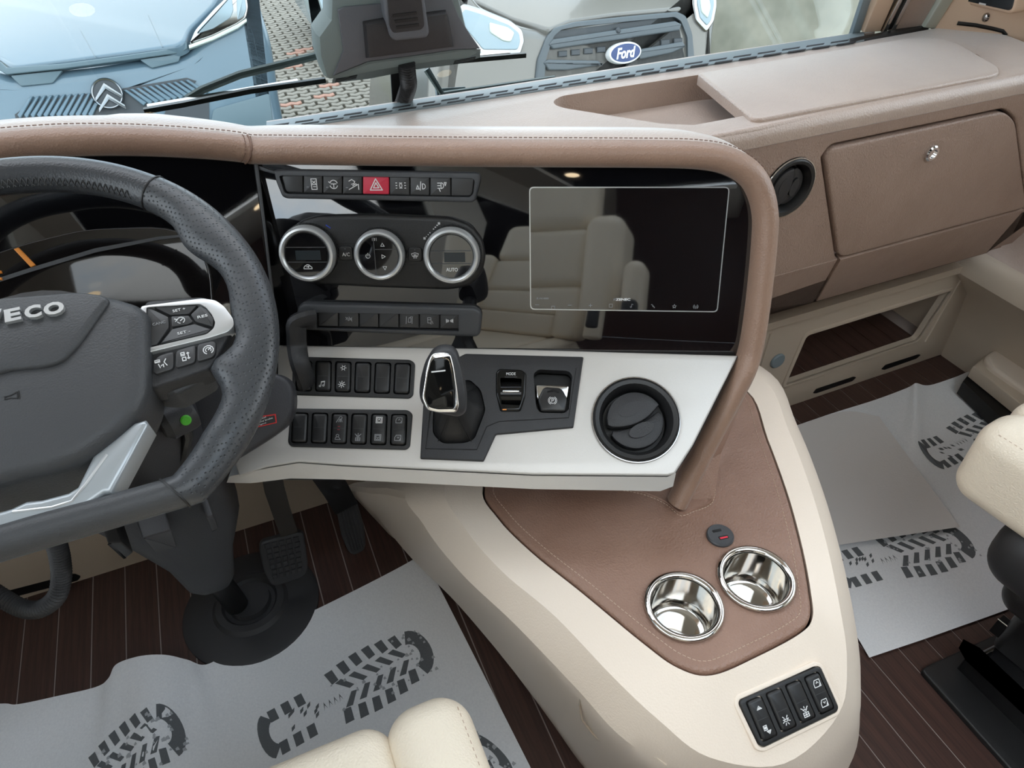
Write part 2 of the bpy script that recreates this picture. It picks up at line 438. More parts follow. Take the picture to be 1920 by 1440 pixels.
pil('trim_4', 'chrome', [(1667, 58), (1708, -20), (1714, -20), (1674, 57)], -.02, .006, .002)
pil('trim_5', 'tan', [(1674, 57), (1714, -20), (1768, -20), (1727, 49)], -.02, .002)
pil('trim_6', 'rail', [(1727, 47), (1768, -20), (1790, -20), (1747, 50)], -.02, .012)
pil('trim_7', 'defrost', [(1600, 78), (1634, -20), (1646, -20), (1618, 66)], -.02, -.01, .001)
# pillar panel beyond it, with a display bracket
QF = frame3(HZ(1747, 52, .88), HZ(1900, 66, .88), HZ(1747, 52, .88)+V((.05, -.1, 1)))
structure(prism('trim_8', 'wall_liner', QF, [QF.l(1744, 55), tuple(V(QF.l(1744, 55))+(V(QF.l(1795, -40))-V(QF.l(1744, 55)))*(1.1/max(.02, QF.l(1795, -40)[1]-QF.l(1744, 55)[1]))), tuple(V(QF.l(2080, 140))+V((.05, 1.2))), QF.l(2080, 140), QF.l(1905, 85)], -.03, .0, .004))
mb = MB().tube([QF.w(*QF.l(px, py), .001) for px, py in [(1795, 43), (1830, 47), (1860, 53), (1880, 58), (1886, 66)]], .004, 6)
o = structure(build(mb, 'trim_9', 'black_deep'))
t = thing('display_bracket', 'leather framed dark display on the right windscreen pillar', 'display', HX(1850, 10, 1.5))
fr = frame3(HX(1805, 0, 1.50), HX(1905, 22, 1.50)+V((0, -.02, 0)), HX(1805, 0, 1.50)+V((.0, -.02, .3)))
prism('frame', 'wall_liner', fr, rp(fr.p([(1796, 2), (1905, 27), (1935, -60), (1830, -90)]), .012), -.02, .012, .006, t)
s = prism('screen', 'screen_dark', fr, rp(fr.p([(1808, -2), (1905, 19), (1925, -60), (1835, -85)]), .008), .010, .0145, .001, t)
text_obj('---', fr, *fr.l(1852, 6), .003, 'white_print', s, 'marking', depth=.0150, bold=.05)
t = tag(build(MB().lathe(Fr(HX(1848, 31, 1.52), V((0, 1, 0)), V((0, 0, 1)), V((-1, -.4, 0))), (0, 0), [(.010, -.004), (.010, .004), (.007, .009), (.002, .011)], 20), 'screw_cap', 'chrome_dark'),
        'small round bronze screw cap under the pillar display', 'screw cap')

# ------------------------------------------------------------------ unseen warm spots behind the camera, added to lift the interior light
for i, (x, y) in enumerate(((.2, -2.4), (1.0, -2.4), (-.3, -1.6), (1.4, -1.6), (-.35, -.5), (1.4, -.5))):
    o = build(MB().lathe(Fr((x, y, ZC), (1, 0, 0), (0, -1, 0), (0, 0, -1)), (0, 0), [(.045, 0), (.045, .006), (.03, .008)], 20), 'fill_spot', 'lamp_warm')
    tag(o, 'small round warm fill spot added on the unseen ceiling behind the cab', 'fill lamp', 'fill spots')
# ------------------------------------------------------------------ outside: paved yard, wall, three parked vehicles
ZG = -1.12
GR = structure(build(MB().box((-8, 1.6, ZG-.1), (12, 16, ZG-.02)), 'ground', 'soil'))
mb0 = None; cnt = 0
def paver_mesh(mat_):
    # a wavy interlocking concrete stone
    pts = [(-.10, -.035), (-.05, -.065), (0, -.035), (.05, -.065), (.10, -.035), (.10, .035), (.05, .005), (0, .035), (-.05, .005), (-.10, .035)]
    return build(MB().prism(FLAT, pts, 0, .05, .006, 1), 'paver', mat_, GR, 30, loc=V((0, 0, 0)))
pm = {}
def visible(p):
    d = p-CAM; z = d.dot(AF); 
    if z <= 0: return False
    px, py = 960+FPX*d.dot(AX)/z, 720+FPX*d.dot(AD)/z
    return (475 < px < 830 and -25 < py < 260)
spots = []
for j in range(0, 120):
    for i in range(-10, 60):
        p = V((-.6+i*.226+(.113 if j % 2 else 0), 2.6+j*.096, ZG-.03))
        if visible(p): spots.append(p)
spots.sort(key=lambda p: p.y)
rnd = random.Random(3)
rest = MB()
for q, p in enumerate(spots):
    mt = 'paver_red' if (rnd.random() < .06) else 'paver'
    if q < 298:
        if mt not in pm: pm[mt] = paver_mesh(mt); pm[mt].location = p-WLOC[GR.name]; WLOC[pm[mt].name] = p
        else: share(pm[mt], 'paver', GR, p)
    else: 
        pts = [(-.10, -.035), (-.05, -.065), (0, -.035), (.05, -.065), (.10, -.035), (.10, .035), (.05, .005), (0, .035), (-.05, .005), (-.10, .035)]
        rest.prism(Fr(p, (1, 0, 0), (0, 1, 0), (0, 0, 1)), pts, 0, .05)
if rest.v: o = build(rest, 'paver_field', 'paver', GR, 0); o['kind'] = 'stuff'
# concrete retaining wall to the right
CW = frame(HT(1480, 40, 6.2), -8, 2)
tag(prism('concrete_wall', 'concrete', CW, [(-1.6, -2.0), (6, -2.0), (6, 2.2), (-1.6, 2.2)], -.3, 0, .01), 'stained pale concrete wall standing beyond the grey van', 'wall')

# ---- light blue van, face to face with the windscreen
G = frame(HT(203, 177, 4.25), 0, 24)
van = thing('van', 'light blue van with slatted grille and round chrome badge outside the windscreen', 'vehicle', (G.o.x, G.o.y+1, ZG))
body = [(-430, 420), (-430, 120), (-60, 112), (20, 136), (180, 118), (345, 94), (372, 60), (425, -10), (470, -60), (492, 20), (508, 70), (518, 130), (524, 180), (540, 260), (545, 420)]
gb = G.p(body)
zs = [G.w(a, b).z for a, b in gb]
prism('body', 'sky_blue_paint', G, rp(gb, .05), -1.9, 0, .10, van, seg=5)
HF = frame3(HT(20, 130, 4.30), HT(345, 88, 4.27), HT(60, -60, 5.1))
hp = HF.p([(-330, 130), (-40, 100), (-2, 112), (14, 124), (30, 129), (120, 118), (240, 102), (332, 88), (347, 80), (356, 58), (400, 14), (440, -60), (-330, -60)])
prism('bonnet', 'sky_blue_paint', HF, rp(hp, .04), -.06, .012, .02, van, seg=4)
lp = G.p([(-2, 114), (14, 128), (120, 120), (240, 104), (334, 90), (350, 78), (352, 92), (340, 100), (240, 114), (120, 130), (14, 141), (-6, 128)])
prism('bonnet_lip', 'lip', G, lp, -.05, .022, .006, van)
for pts in ([(20, 142), (118, 132), (100, 156), (40, 162)], [(262, 112), (340, 101), (335, 116), (285, 128)]):
    r = prism('latch_recess', 'lip', G, rp(G.p(pts), .01), -.02, .008, .003, van)
# headlamp
hl = G.p([(354, 86), (366, 58), (402, 18), (436, -14), (462, -14), (466, 18), (462, 36), (445, 48), (400, 70)])
h = prism('headlamp', 'chrome_dark', G, rp(hl, .02), -.05, .03, .012, van)
prism('lamp_lens', 'lamp_glass', G, rp(G.p([(368, 66), (376, 54), (406, 24), (434, -8), (438, 22), (432, 36), (400, 56)]), .015), .02, .036, .006, h)
prism('lamp_lens', 'lamp_glass', G, rp(G.p([(443, -10), (458, -10), (462, 20), (456, 34), (445, 40)]), .012), .02, .036, .006, h)
prism('lamp_edge', 'rail', G, G.p([(354, 86), (400, 69), (445, 47), (462, 36), (463, 42), (446, 55), (400, 77), (355, 93)]), -.02, .03, .005, h)
# grille slats
gp = prism('grille', 'car_trim', G, G.p([(28, 215), (60, 192), (150, 178), (230, 166), (350, 146), (368, 152), (350, 176), (280, 215), (150, 260), (40, 260)]), -.03, .006, 0, van)
for k in range(14):      # left of the badge the slats lean right, right of it they lean left
    x0 = 34+k*12
    if x0 < 172: p = [(x0, 216+(-k*.2)), (x0+24, 182-k*.7), (x0+30, 181-k*.7), (x0+6, 224)]; prism('slat', 'sky_blue_paint', G, G.p(p), .004, .022, .004, van, seg=1)
for k in range(11):
    x0 = 232+k*11.5
    p = [(x0, 170-k*1.9), (x0+6, 169-k*1.9), (x0+44, 193-k*2.0), (x0+38, 199-k*2.0)]
    prism('slat', 'sky_blue_paint', G, G.p(p), .004, .022, .004, van, seg=1)
a, b = G.l(203, 177); R_ = .088
bd = build(MB().lathe(G, (a, b), [(R_, .0), (R_, .035), (R_*.93, .046), (R_*.86, .042), (R_*.86, .03)], 40, cap1=True), 'badge', 'badge_metal', van)
prism('badge_field', 'car_trim', G, ell(a, b, R_*.86, n=40), .028, .036, 0, bd)
for dy in (.015, -.045):
    prism('chevron', 'badge_metal', G, [(a-.070, b+dy-.03), (a, b+dy+.045), (a+.075, b+dy-.03), (a+.075, b+dy-.055), (a, b+dy+.01), (a-.075, b+dy-.055)], .034, .048, .004, bd)
prism('seam_line', 'lip', HF, HF.p([(152, 60), (153, 60), (182, 112), (181, 112)]), .011, .0135, 0, van)
prism('seam_line', 'lip', HF, HF.p([(279, 32), (280, 32), (307, 92), (306, 92)]), .011, .0135, 0, van)
prism('bumper_insert', 'lip', G, rp(G.p([(395, 235), (400, 205), (505, 175), (512, 230), (470, 250)]), .02), -.02, .012, .006, van)
prism('lower_grille', 'car_trim', G, G.p([(300, 235), (312, 205), (392, 190), (392, 240)]), -.02, .008, 0, van)
# ---- grey van with oval badge
GF = frame(HT(1165, 100, 4.6), 0, 18)
fv = thing('van', 'grey van with wide bar grille and blue oval badge outside', 'vehicle', (GF.o.x, GF.o.y+1, ZG))
prism('body', 'grey_paint', GF, rp(GF.p([(792, 420), (806, 150), (812, 100), (838, 0), (866, -40), (905, 10), (980, 46), (1028, 56), (1278, 14), (1290, 4), (1345, -60), (1352, 20), (1345, 60), (1340, 110), (1345, 420)]), .03), -1.8, 0, .08, fv, seg=5)
hb = frame3(GF.w(*GF.l(1040, 58), .02), GF.w(*GF.l(1275, 20), .02), GF.w(*GF.l(1040, 58), -.8)+V((0, 0, .42)))
prism('bonnet', 'grey_paint', hb, rp(hb.p([(860, -10), (905, 12), (960, 38), (1030, 58), (1070, 42), (1150, 30), (1275, 18), (1290, 6), (1320, -50), (1320, -120), (820, -120)]), .03), -.05, .012, .02, fv, seg=4)
for pts, inner in (([(842, 40), (866, 6), (905, 18), (955, 38), (978, 56), (982, 78), (974, 104), (900, 104), (872, 70)], [(914, 42), (950, 52), (962, 62), (955, 80), (940, 78), (915, 62)]),
                   ([(1296, -30), (1338, -50), (1342, 10), (1336, 42), (1322, 62), (1302, 40), (1296, 10)], [(1306, -8), (1322, -14), (1328, 14), (1322, 36), (1310, 24)])):
    h = prism('headlamp', 'chrome_dark', GF, rp(GF.p(pts), .02), -.06, .02, .012, fv)
    prism('lamp_lens', 'lamp_glass', GF, rp(inset(ccw(GF.p(pts)), .03), .015), .01, .026, .006, h)
    prism('lamp_projector', 'rail', GF, rp(GF.p(inner), .015), .02, .034, .008, h)
go = [(1002, 150), (1006, 112), (1022, 72), (1038, 52), (1075, 41), (1180, 30), (1268, 22), (1284, 30), (1296, 64), (1300, 110), (1300, 180), (1006, 200)]
prism('grille_frame', 'car_grille', GF, rp(GF.p(go), .02), -.02, .02, .012, fv, holes=[rp(GF.p([(1018, 150), (1022, 108), (1036, 68), (1050, 56), (1080, 50), (1262, 32), (1274, 40), (1286, 70), (1288, 160), (1022, 175)]), .015)])
prism('grille_mesh', 'car_trim', GF, GF.p([(1012, 160), (1030, 60), (1270, 30), (1292, 160), (1012, 190)]), -.02, .0, 0, fv)
for pts in ([(1026, 84), (1034, 74), (1262, 40), (1274, 46), (1270, 58), (1034, 93)], [(1016, 118), (1024, 112), (1118, 114), (1128, 122), (1060, 132), (1026, 132)], [(1190, 98), (1200, 92), (1276, 78), (1282, 88), (1256, 100), (1196, 112)]):
    prism('grille_bar', 'car_grille', GF, rp(GF.p(pts), .008), -.01, .03, .010, fv)
for k in range(10):
    px = 1046+k*24
    if not 1120 < px < 1215: prism('grille_rib', 'car_trim', GF, GF.p([(px, 96-(px-1046)*.11), (px+16, 95-(px-1046)*.11), (px+16, 106-(px-1046)*.11), (px, 107-(px-1046)*.11)]), -.01, .014, .004, fv, seg=1)
build(MB().lathe(GF, GF.l(1155, 58), [(.018, 0), (.018, .03), (.01, .04)], 16), 'camera_eye', 'car_trim', fv)
a, b = GF.l(1165, 100)
oval = build(MB().prism(GF, ell(a, b, .118, .064, 40), 0, .055, .006), 'badge', 'white_print', fv)
prism('badge_field', 'ford_blue', GF, ell(a, b, .106, .053, 40), .05, .058, .001, oval)
text_obj('Ford', GF, a, b, .066, 'white_print', oval, width=.145, depth=.061, bold=.03, shear=.35)
prism('number_plate', 'white_print', GF, GF.p([(1030, 150), (1130, 142), (1130, 160), (1030, 168)]), 0, .02, 0, fv)
# ---- third car behind, only wheel and wing corner show
Q = HZ(608, 62, ZG+.30)
tc = thing('parked_car', 'dark wheel and white wing of a car parked further back', 'vehicle', (Q.x+.5, Q.y+.6, ZG))
fr = Fr(Q, (0, 1, 0), (0, 0, 1), (-1, 0, 0))
ty = build(MB().lathe(fr, (.1, 0), [(.20, -.18), (.31, -.17), (.33, -.12), (.33, -.03), (.31, .01), (.20, .02)], 32), 'tyre', 'tyre', tc)
build(MB().lathe(fr, (.1, 0), [(.20, -.1), (.20, .01), (.17, .022), (.05, .03)], 24), 'wheel_disc', 'lamp_glass', ty)
prism('wing', 'lamp_glass', fr, rp([(-.42, -.12), (-.36, .30), (-.15, .52), (1.6, .62), (1.6, -.05), (.52, -.1), (.46, .20), (.30, .37), (.05, .40), (-.15, .30), (-.26, .1), (-.30, -.12)], .04), -1.6, .03, .05, tc)
# ------------------------------------------------------------------ dashboard body
FA = frame(HT(1180, 465, .9), -23.6, 18)                    # gloss black centre fascia
SI = frame(FA.w(*FA.l(930, 653)), -23.6, 58)                # silver switch panel
CL = frame(HY(470, 302, .885), 0, 24)                       # instrument panel
ZD = .88
DASH = thing('dashboard', 'tan leather dashboard with stitched brow, glovebox and storage tray', 'dashboard', (.7, 1.0, .42))
DK = Fr((0, 0, ZD), (1, 0, 0), (0, 1, 0), (0, 0, 1))
deck_px = [(420, 250), (500, 243), (900, 184), (1300, 123), (1600, 79), (1745, 53), (1800, 44), (1882, 62), (1960, 92), (1985, 120), (1900, 139), (1700, 181), (1425, 238)]
deck = DK.p(deck_px)+[(.45, .853), (.25, .95), (.0, .98), (-.70, 1.0), (-.70, 1.17)]
tray = rp(DK.p([(1036, 190), (1052, 180), (1312, 140), (1830, 100), (1872, 132), (1866, 140), (1420, 226), (1340, 236), (1240, 232), (1060, 203), (1042, 198)]), .012)
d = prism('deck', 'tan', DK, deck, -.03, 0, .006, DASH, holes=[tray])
# tray well: floor and wall
tw = inset(ccw(tray), -.001)
mb = MB(); N = len(tw)
mb.add([DK.w(a, b, -.001) for a, b in tw]+[DK.w(a, b, -.045) for a, b in inset(tw, .004)], [(i, (i+1) % N, N+(i+1) % N, N+i) for i in range(N)]+[tuple(range(2*N-1, N-1, -1))[::-1]])
mb.f = [f if len(f) > 4 else f[::-1] for f in mb.f]
build(mb, 'storage_tray', 'tan', DASH)
lid = rp(DK.p([(1308, 138), (1318, 136), (1700, 72), (1762, 72), (1800, 84), (1872, 126), (1874, 136), (1864, 141), (1425, 224), (1410, 222)], .006), .010)
prism('tray_lid', 'tan', DK, lid, -.012, .007, .004, DASH)
# defroster strip with slots
ds = [(500, 232), (900, 172), (1300, 110), (1620, 62), (1620, 78), (1300, 128), (900, 189), (500, 249)]
gr = prism('defroster_strip', 'defrost', DK, DK.p(ds), -.01, .003, .001, DASH)
def lerp(a, b, t): return a+(b-a)*t
for k in range(24):
    t0 = k/24+.004; t1 = t0+.030
    for row in (0, 1):
        oo = .010 if row else 0
        xa, xb = lerp(505, 1600, t0+oo), lerp(505, 1600, t1+oo)
        ya = lambda x: lerp(231.5, 65, (x-500)/1120)+(5 if not row else 10.5)
        q = DK.p([(xa, ya(xa)), (xb, ya(xb)), (xb-2, ya(xb)+2.6), (xa-2, ya(xa)+2.6)], .003)
        prism('slot', 'dark_slot', DK, q, .002, .0036, 0, gr)
prism('rear_edge', 'tan', DK, DK.p([(500, 229), (900, 169), (1300, 107), (1640, 58), (1640, 62), (1300, 111), (900, 173), (500, 233)]), -.02, .002, .001, DASH)
prism('edge_seal', 'black_deep', DK, DK.p([(1590, 77), (1640, 67), (1728, 47), (1742, 52), (1640, 73), (1592, 83)]), -.01, .005, .002, DASH)
# face with glovebox opening and vent hole
DF = frame((1.0, .848, .70), 0, 0)
zt, zb = .868-.70, .583-.70
gl = [DF.l(*p) for p in ((1567, 489), (1540, 295), (1556, 272), (1884, 203), (1905, 222), (1925, 392))]
vc = DF.l(1478, 352); VR = .047
face = [(-.62, zb), gl[0], gl[1], gl[2], gl[3], gl[4], gl[5], (.66, zb), (.66, zt), (-.62, zt)]
face[1] = (gl[0][0], zb); face[6] = (gl[5][0], zb)
prism('face_panel', 'tan_shaded', DF, rp(face, [0, 0, .004, .016, .016, .004, 0, 0, 0, 0]), -.03, 0, .004, DASH, holes=[ell(*vc, VR+.006, n=36)])
# bullnose from deck to face
prof = [(.90, .8795), (.864, .8806), (.857, .8796), (.8485, .8725), (.8455, .864), (.8455, .850), (.850, .846)]
x0, x1 = .45, 1.64
mb = MB().loft([[V((x, y, z)) for y, z in prof] for x in (x0, x1)], closed=False); mb.f = [f[::-1] for f in mb.f]
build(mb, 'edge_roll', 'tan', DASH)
# lower facet going forward
LF = Fr((1.0, .848, .583), (1, 0, 0), (0, -.052, .136), (0, -.136, -.052))
ll = [LF.l(*p) for p in ((1567, 491), (1526, 566), (1849, 474), (1918, 394))]
low = [(-.62, -.146), (-.62, 0), (ll[0][0], 0), ll[1], ll[2], (ll[3][0], 0), (.66, 0), (.66, -.146)]
prism('lower_panel', 'tan_shaded', LF, low, -.02, 0, .002, DASH)
build(MB().box((.40, .92, .425), (1.66, 1.16, .452)), 'under_panel', 'tan_shaded', DASH)
build(MB().box((.82, .868, .60), (1.62, .90, .84)), 'glovebox_backing', 'dark_slot', DASH)
g2 = inset(ccw([(gl[0][0], zb), gl[1], gl[2], gl[3], gl[4], (gl[5][0], zb)]), .005)
g2 = [(a, max(b, zb)) for a, b in g2]
l2 = inset(ccw([(ll[0][0], 0), ll[1], ll[2], (ll[3][0], 0)]), .004); l2 = [(a, min(b, 0) if b < -.01 else 0) for a, b in l2]
mb = MB().prism(DF, rp(g2, .02), -.02, .004, .004).prism(LF, l2, -.015, .003, .002)
gd = build(mb, 'glovebox_door', 'tan_shaded', DASH)
lk = build(MB().lathe(DF, DF.l(1742, 285), [(.0145, .003), (.0145, .008), (.012, .0105), (.0085, .0105), (.0085, .007)], 28, cap1=True), 'lock', 'chrome', gd)
# right side vent in the dash face
def vent(name, fr, c, R, label, rot, parent=None, deep=.02):
    t = thing(name, label, 'air vent', fr.w(*c))
    build(MB().lathe(fr, c, [(R+.004, -.02), (R+.004, .002), (R+.001, .006), (R-.004, .005), (R*.82, -.004), (R*.78, -deep)], 40, cap1=True), 'ring', 'black', t)
    build(MB().tube([fr.w(c[0]+(R+.0048)*cos(2*pi*k/48), c[1]+(R+.0048)*sin(2*pi*k/48), .0025) for k in range(48)], .0012, 6, loop=True), 'trim_ring', 'chrome_dark', t)
    f2 = fr.at(*c, 0, rot)
    for s_ in (1, -1):
        # half-moon flaps, one slid in front of the other
        q_ = .72*R; o_ = .36*R*s_
        if s_ > 0: pts = [(q_*cos(radians(k)), q_*sin(radians(k))) for k in range(8, 173, 8)]+[(x*q_, .12*R-.22*R*(1-x*x)) for x in [k/8-1 for k in range(1, 16)]]
        else: pts = [(q_*cos(radians(k)), q_*sin(radians(k))) for k in range(188, 353, 8)]+[(x*q_, .02*R-.14*R*(1-x*x)) for x in [1-k/8 for k in range(1, 16)]]
        f = build(MB().prism(f2, pts, -.012+.002*s_, -.001+.003*s_, .003, 2), 'flap', 'black_soft', t)
        build(MB().prism(f2, ell(.02*R, o_*.8, .34*R, .17*R, 24), 0, .0006+.003*s_-.001, 0, 2), 'flap_recess', 'black_soft', f)
    build(MB().lathe(fr, c, [(R*.77, -.03), (R*.77, -.0195)], 32), 'duct', 'black_deep', t)
    return t
vent('air_vent', DF, vc, VR, 'round black air vent in the leather face beside the glovebox', 78)

# ------------------------------------------------------------------ leather brow over the displays
hood = [(-150, 345), (-60, 318), (0, 303), (90, 294), (180, 290), (280, 291), (380, 296), (440, 301)]
main = [(478, 306), (540, 307), (700, 309), (900, 311), (1100, 312), (1240, 313), (1310, 316), (1352, 324), (1385, 342), (1402, 368), (1411, 405), (1410, 450), (1404, 520), (1396, 590), (1386, 650)]
pts = []; 
for p in hood: pts.append((CL.w(*CL.l(*p)), CL.n, 0))
for p in main: pts.append((FA.w(*FA.l(*p)), FA.n, 1))
_d0 = (pts[-1][0]-CAM).dot(AF); _d1 = (HZ(1262, 945, .510)-CAM).dot(AF)
for px, py in ((1374, 690), (1352, 735), (1325, 790), (1298, 845), (1274, 895), (1254, 938)):
    pts.append((HT(px, py, lerp(_d0, _d1, (py-650)/288)), FA.n.lerp(SI.n, .7), 2))
P = spline([q[0] for q in pts], 4); Nn = spline([q[1] for q in pts], 4); K = len(P)
sec = [(-.002, -.012), (-.001, .004), (.003, .014), (.010, .0215), (.018, .0235), (.026, .0205), (.0325, .013), (.036, .003)]
def drop(x):
    T_ = [(-1, .06), (-.22, .028), (-.10, .004), (-.06, .002), (.03, .006), (.10, .003), (9, .003)]
    for (a, b), (c, d_) in zip(T_[:-1], T_[1:]):
        if x <= c: return lerp(b, d_, max(0, (x-a)/(c-a)))
sec = [(a*.86, b) for a, b in sec]
rings = []; stitch = []; seamk = None; skin = []
nl = len(pts)-6
for i in range(K):
    t = (P[min(i+1, K-1)]-P[max(i-1, 0)]).normalized(); nn = Nn[i].normalized(); o_ = nn.cross(t).normalized(); nn = t.cross(o_)*1
    if nn.dot(Nn[i]) < 0: nn = -nn
    kz = max(0, min(1, (o_.z-.1)/.7)); fl = pts[min(i//4, len(pts)-1)][2]
    sc_ = lerp(1, .84, max(0, (i/4-nl)/6))
    r = [P[i]+o_*a*sc_+nn*b*sc_ for a, b in sec]; e = r[-1]; back = V((0, 1, 0))
    rings.append(r+[P[i]+o_*.0315*sc_-nn*.007, P[i]+o_*.026*sc_-nn*.015, P[i]+o_*.016*sc_-nn*.018, P[i]+o_*.002-nn*.015])
    stitch.append(e+back*.003+o_*.0012)
    if fl < 2:
        ye = max(e.y+.11, .853) if kz > .05 else .853; ze = lerp(e.z, ZD-.004, kz)
        skin.append([e-o_*.0010+back*.001, e+back*.014+o_*.0006, e+back*.03+o_*.001, V((e.x, e.y+.065, e.z-.004*kz-drop(e.x)*kz)), V((e.x+(1-kz)*.01, max(ye, e.y+.07), ze))])
    if seamk is None and fl == 1: seamk = i-2
mb = MB().loft(rings, closed=False)
q_ = len(mb.v); nr = len(rings[-1]); mb.v.append(sum(rings[-1], V((0, 0, 0)))/nr-V((0, .0, .008))); mb.f += [(q_-nr+k, q_-nr+k+1, q_) for k in range(nr-1)]
brow = build(mb, 'brow_pad', 'tan_brow', DASH, 50)
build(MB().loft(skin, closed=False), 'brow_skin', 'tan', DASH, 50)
stitches('stitching', 'thread', stitch, brow)
# seam between hood and centre
seam = [rings[seamk][j]+(rings[seamk][j]-P[seamk]).normalized()*.0006 for j in range(0, 8)]
build(MB().tube(seam, .0013, 6), 'seam', 'thread', brow)
for dk in (-1, 1):
    stitches('stitching', 'thread', [rings[seamk+dk][j]+(rings[seamk+dk][j]-P[seamk]).normalized()*.0004 for j in range(1, 8)], brow, .004, .0025)
# side skin of the pod below the brow, closing it towards the console
sk = [[HT(px, py, d_) for px, py, d_ in row] for row in ([(1404, 640, .96), (1372, 755, .99), (1318, 868, 1.015), (1285, 935, 1.022)], [(1430, 640, 1.14), (1400, 735, 1.11), (1352, 850, 1.06), (1338, 938, 1.018)])]
mb = MB().loft(sk, closed=False); build(mb, 'pod_side', 'tan_pad', DASH)

# ------------------------------------------------------------------ instrument panel behind the wheel
INS = thing('instrument_panel', 'gloss black instrument panel with orange needles behind the steering wheel', 'instrument panel', CL.w(-.2, -.2))
prism('housing', 'gloss_black', CL, CL.p([(-260, 300), (0, 275), (180, 262), (380, 270), (480, 282), (488, 330), (500, 420), (512, 540), (522, 640), (522, 760), (-260, 820)]), -.03, 0, .004, INS)
lens = frame(CL.w(*CL.l(150, 480), .004), 0, 36)
prism('lens', 'lens_black', lens, rp(lens.p([(-200, 560), (-60, 490), (60, 452), (160, 428), (300, 424), (360, 440), (395, 500), (402, 600), (402, 740), (-200, 760)]), .02), -.02, .002, .003, INS)
prism('display_edge', 'bezel', lens, lens.p([(-20, 528), (60, 502), (180, 466), (300, 444), (350, 440), (350, 444), (300, 450), (180, 474), (60, 510), (-20, 536)]), .001, .003, 0, INS)
prism('needle', 'orange', lens, lens.p([(28, 468), (37, 465), (69, 498), (60, 502)]), .002, .005, .001, INS)
prism('needle', 'orange', lens, lens.p([(-12, 506), (4, 508), (6, 513), (-12, 516)]), .002, .005, .001, INS)
prism('needle', 'orange', lens, lens.p([(-12, 520), (6, 521), (7, 526), (-12, 527)]), .002, .005, .001, INS)
prism('edge_trim', 'bezel', CL, CL.p([(476, 306), (484, 308), (498, 420), (524, 640), (518, 640), (494, 430)]), -.01, .004, .001, INS)

# ------------------------------------------------------------------ centre fascia
FAS = thing('centre_fascia', 'gloss black centre fascia reflecting the seats', 'fascia', FA.w(*FA.l(940, 650)))
fp = FA.p([(478, 296), (900, 300), (1240, 302), (1330, 308), (1380, 322), (1408, 352), (1420, 405), (1412, 500), (1400, 600), (1388, 668), (930, 655), (524, 648), (505, 500)])
prism('panel', 'gloss_black', FA, fp, -.03, 0, .001, FAS)
prism('left_edge', 'bezel', FA, FA.p([(484, 309), (519, 321), (520, 327), (487, 318)]), -.002, .004, .001, FAS)
scr = FA.p([(992, 350), (1368, 350), (1345, 585), (994, 580)])
o2 = rp(scr, .006); i2 = rp(inset(ccw(scr), .0013), .005)
b_ = prism('screen_outline', 'bezel', FA, o2, -.001, .0016, 0, FAS, holes=[i2])
b_.data.materials[0] = MT['silver_trim']
sg = prism('screen_glass', 'gloss_black', FA, inset(ccw(scr), .0014), -.001, .0010, 0, FAS)
text_obj('Z-N1000', FA, *FA.l(1017, 559), .0022, 'grey_print', sg, width=.016, depth=.0014)
text_obj('ZENEC', FA, *FA.l(1168, 561), .0032, 'white_print', sg, width=.019, depth=.0014, bold=.03)
text_obj('#', FA, *FA.l(1152, 561), .003, 'grey_print', sg, width=.003, depth=.0014)
